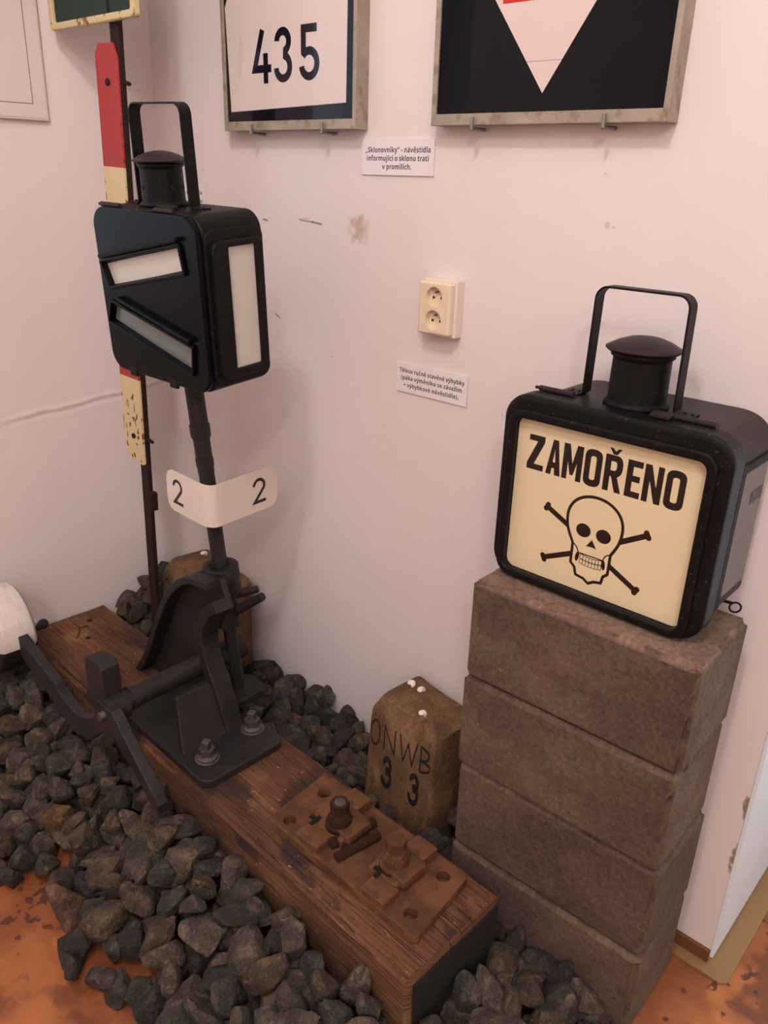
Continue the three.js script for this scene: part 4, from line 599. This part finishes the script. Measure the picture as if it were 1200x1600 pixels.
// ---------------------------------------------------------------- ballast
{
  const R = rng(2024), geos = [];
  for (let k = 0; k < 18; k++) {
    const base = mergeVertices((() => { const g = new THREE.IcosahedronGeometry(1, 3); g.deleteAttribute('normal'); g.deleteAttribute('uv'); return g; })()); const p = base.attributes.position, planes = [];
    for (let i = 0; i < 13; i++) { const n = V(R() * 2 - 1, R() * 2 - 1, R() * 2 - 1).normalize(); planes.push([n, 0.42 + R() * 0.36]); }
    for (let i = 0; i < p.count; i++) { const d = V().fromBufferAttribute(p, i).normalize(); let r = 1; for (const [n, q] of planes) { const c = n.dot(d); if (c > 0.02) r = Math.min(r, q / c); } r *= 1 + 0.07 * (N1((d.x + 1) / 2, (d.y + d.z + 2) / 4, 9, 9, 2) - 0.5); d.multiplyScalar(r); p.setXYZ(i, d.x, d.y, d.z); }
    const g = toCreasedNormals(base, 0.5); geos.push(boxUV(g.scale(1, 0.78, 0.88)));
  }
  const bump = (x, z, cx, cz, r) => Math.exp(-((x - cx) ** 2 + (z - cz) ** 2) / (r * r));
  const sleeperFront = (x) => 0.553 + (1.3664 - x) * -0.0392, H = (x, z) => {
    const zf = sleeperFront(x), zb = zf - 0.245;
    if (x > 1.36) { const dx = clamp((1.625 - x) / 0.10), dz = clamp((0.80 - z) / 0.14); return 0.115 * Math.min(1, Math.sqrt(dx) * 1.05) * Math.sqrt(dz) * (0.75 + 0.25 * step(0.25, 0.35, z)); }
    if (z > zf) { const q = clamp((0.825 + 0.02 * Math.sin(x * 17) + 0.012 * Math.sin(x * 41) - z) / 0.19); return 0.142 * Math.pow(q, 0.65) + 0.03 * bump(x, z, 0.1, 0.6, 0.25); }
    if (z < zb) return 0.098 + 0.20 * step(0.42, 0.0, x) * (0.55 + 0.45 * step(0.26, 0.05, z)) + 0.02 * bump(x, z, 0.55, 0.05, 0.15);
    return 0;
  };
  const blocked = (x, y, z, r) => {
    const zf = sleeperFront(x), zb = zf - 0.245, m = r * 0.5; if (x < 1.37 + m && z > zb - m && z < zf + m && y < 0.2) return true;
    if (x > 1.215 - m && x < 1.615 + m && z < 0.258 + m) return true; if (x > 1.64) return true;
    if (Math.abs(x - 1.012) < 0.094 + m && z < 0.195 + m && y < 0.3) return true; if (Math.abs(x - 0.22) < 0.118 + m && z < 0.193 + m) return true;
    if (Math.abs(x - 0.16) < 0.02 + m && Math.abs(z - 0.232) < 0.012 + m) return true;
    if (x < -0.052 - 0.102 * z + m * 1.15 || z < m * 1.1) return true; return false;
  };
  const tops = [], fill = [];
  const scatter = (spacing, y0, list, size0, size1) => {
    const pts = [], cell = 0.06, grid = new Map(), key = (i, j) => i * 1000 + j;
    for (let n = 0; n < 30000; n++) {
      const x = -0.15 + R() * 1.82, z = 0.01 + R() * 0.86, r = size0 + (size1 - size0) * R() ** 1.6, h = H(x, z); if (h < 0.012) continue;
      const i = Math.floor(x / cell), j = Math.floor(z / cell); let ok = true; for (let a = -2; a <= 2 && ok; a++) for (let b = -2; b <= 2 && ok; b++) for (const q of grid.get(key(i + a, j + b)) || []) if (Math.hypot(q.x - x, q.z - z) < (q.r + r) * spacing) { ok = false; break; }
      if (!ok) continue; const y = Math.max(r * 0.52, h - r * 0.55 + (R() - 0.5) * 0.014) - y0; if (y < r * 0.5) continue; if (blocked(x, y, z, r)) continue;
      const s = { x, y, z, r, g: Math.floor(R() * geos.length), m: Math.floor(R() * rockMats.length), q: new THREE.Quaternion().setFromEuler(new THREE.Euler(R() * 6.3, R() * 6.3, R() * 6.3)), s: V(0.95 + R() * 0.35, 0.85 + R() * 0.25, 0.85 + R() * 0.3) };
      pts.push(s); const kk = key(i, j); grid.has(kk) ? grid.get(kk).push(s) : grid.set(kk, [s]);
    }
    list.push(...pts);
  };
  scatter(0.50, 0, tops, 0.038, 0.064);
  scatter(0.55, 0.036, fill, 0.04, 0.056); scatter(0.58, 0.082, fill, 0.042, 0.056); scatter(0.58, 0.125, fill, 0.042, 0.056); scatter(0.58, 0.17, fill, 0.042, 0.056); scatter(0.58, 0.21, fill, 0.042, 0.056);
  camera.updateMatrixWorld(); camera.updateProjectionMatrix();
  for (const s of tops) { const q = V(s.x, s.y, s.z), v = q.clone().project(camera), hid = s.z < 0.26 && s.x > 0.3 && s.x < 1.2 ? 0.85 : 1; s.score = Math.abs(v.x) < 1.05 && Math.abs(v.y) < 1.06 ? hid * s.r / q.distanceTo(camera.position) : -1; }
  tops.sort((a, b) => b.score - a.score);
  const seen = tops.slice(0, 296).filter((s) => s.score > 0), rest = tops.filter((s) => !seen.includes(s)).concat(fill);
  const src = {}, odd = [[0.682, 0.04, 0.773, '#f0c8b8', 'pinkish angular stone at the floor edge of the ballast heap'], [0.509, 0.07, 0.702, '#f0c088', 'small tan stone between grey ballast stones near the floor edge'], [0.62, 0.1, 0.141, '#e6c0a4', 'pale brownish ballast stone just behind the corner of the cast-iron base plate']];
  for (const o of odd) { const s = seen.filter((q) => !q.label).sort((a, b) => Math.hypot(a.x - o[0], a.y - o[1], a.z - o[2]) - Math.hypot(b.x - o[0], b.y - o[1], b.z - o[2]))[0]; s.label = o[4]; s.mat = rockMat(o[3]); }
  for (const s of seen) {
    const zone = s.x > 1.36 ? 'by the cut end of the sleeper, before the block stack' : s.z > 0.5 ? 'heaped on the floor side of the sleeper' : 'heaped between the sleeper and the wall', k = s.g + '_' + s.m;
    let m; if (s.label) m = shadows(new THREE.Mesh(geos[s.g], s.mat)); else if (src[k]) m = src[k].clone(); else m = src[k] = shadows(new THREE.Mesh(geos[s.g], rockMats[s.m]));
    m.name = numbered('ballast_stone'); m.position.set(s.x, s.y, s.z); m.quaternion.copy(s.q); m.scale.copy(s.s).multiplyScalar(s.r); m.userData = { label: s.label || 'angular dark grey ballast stone ' + zone, category: 'stone', group: 'ballast stones ' + zone }; scene.add(m);
  }
  const per = geos.map(() => []); rest.forEach((s) => per[s.g].push(s));
  const heap = new THREE.Group(); heap.name = 'ballast_bed'; heap.userData = { kind: 'stuff', label: 'dark grey crushed stone ballast filling the heap around the sleeper', category: 'ballast' }; scene.add(heap);
  per.forEach((l, gi) => { if (!l.length) return; const im = shadows(new THREE.InstancedMesh(geos[gi], rockMats[gi % rockMats.length], l.length)); im.name = 'crushed_stone'; l.forEach((s, i) => im.setMatrixAt(i, new THREE.Matrix4().compose(V(s.x, s.y, s.z), s.q, s.s.clone().multiplyScalar(s.r)))); heap.add(im); });
  console.log('stones', seen.length, rest.length, tops.length);
}
renderer.render(scene, camera);
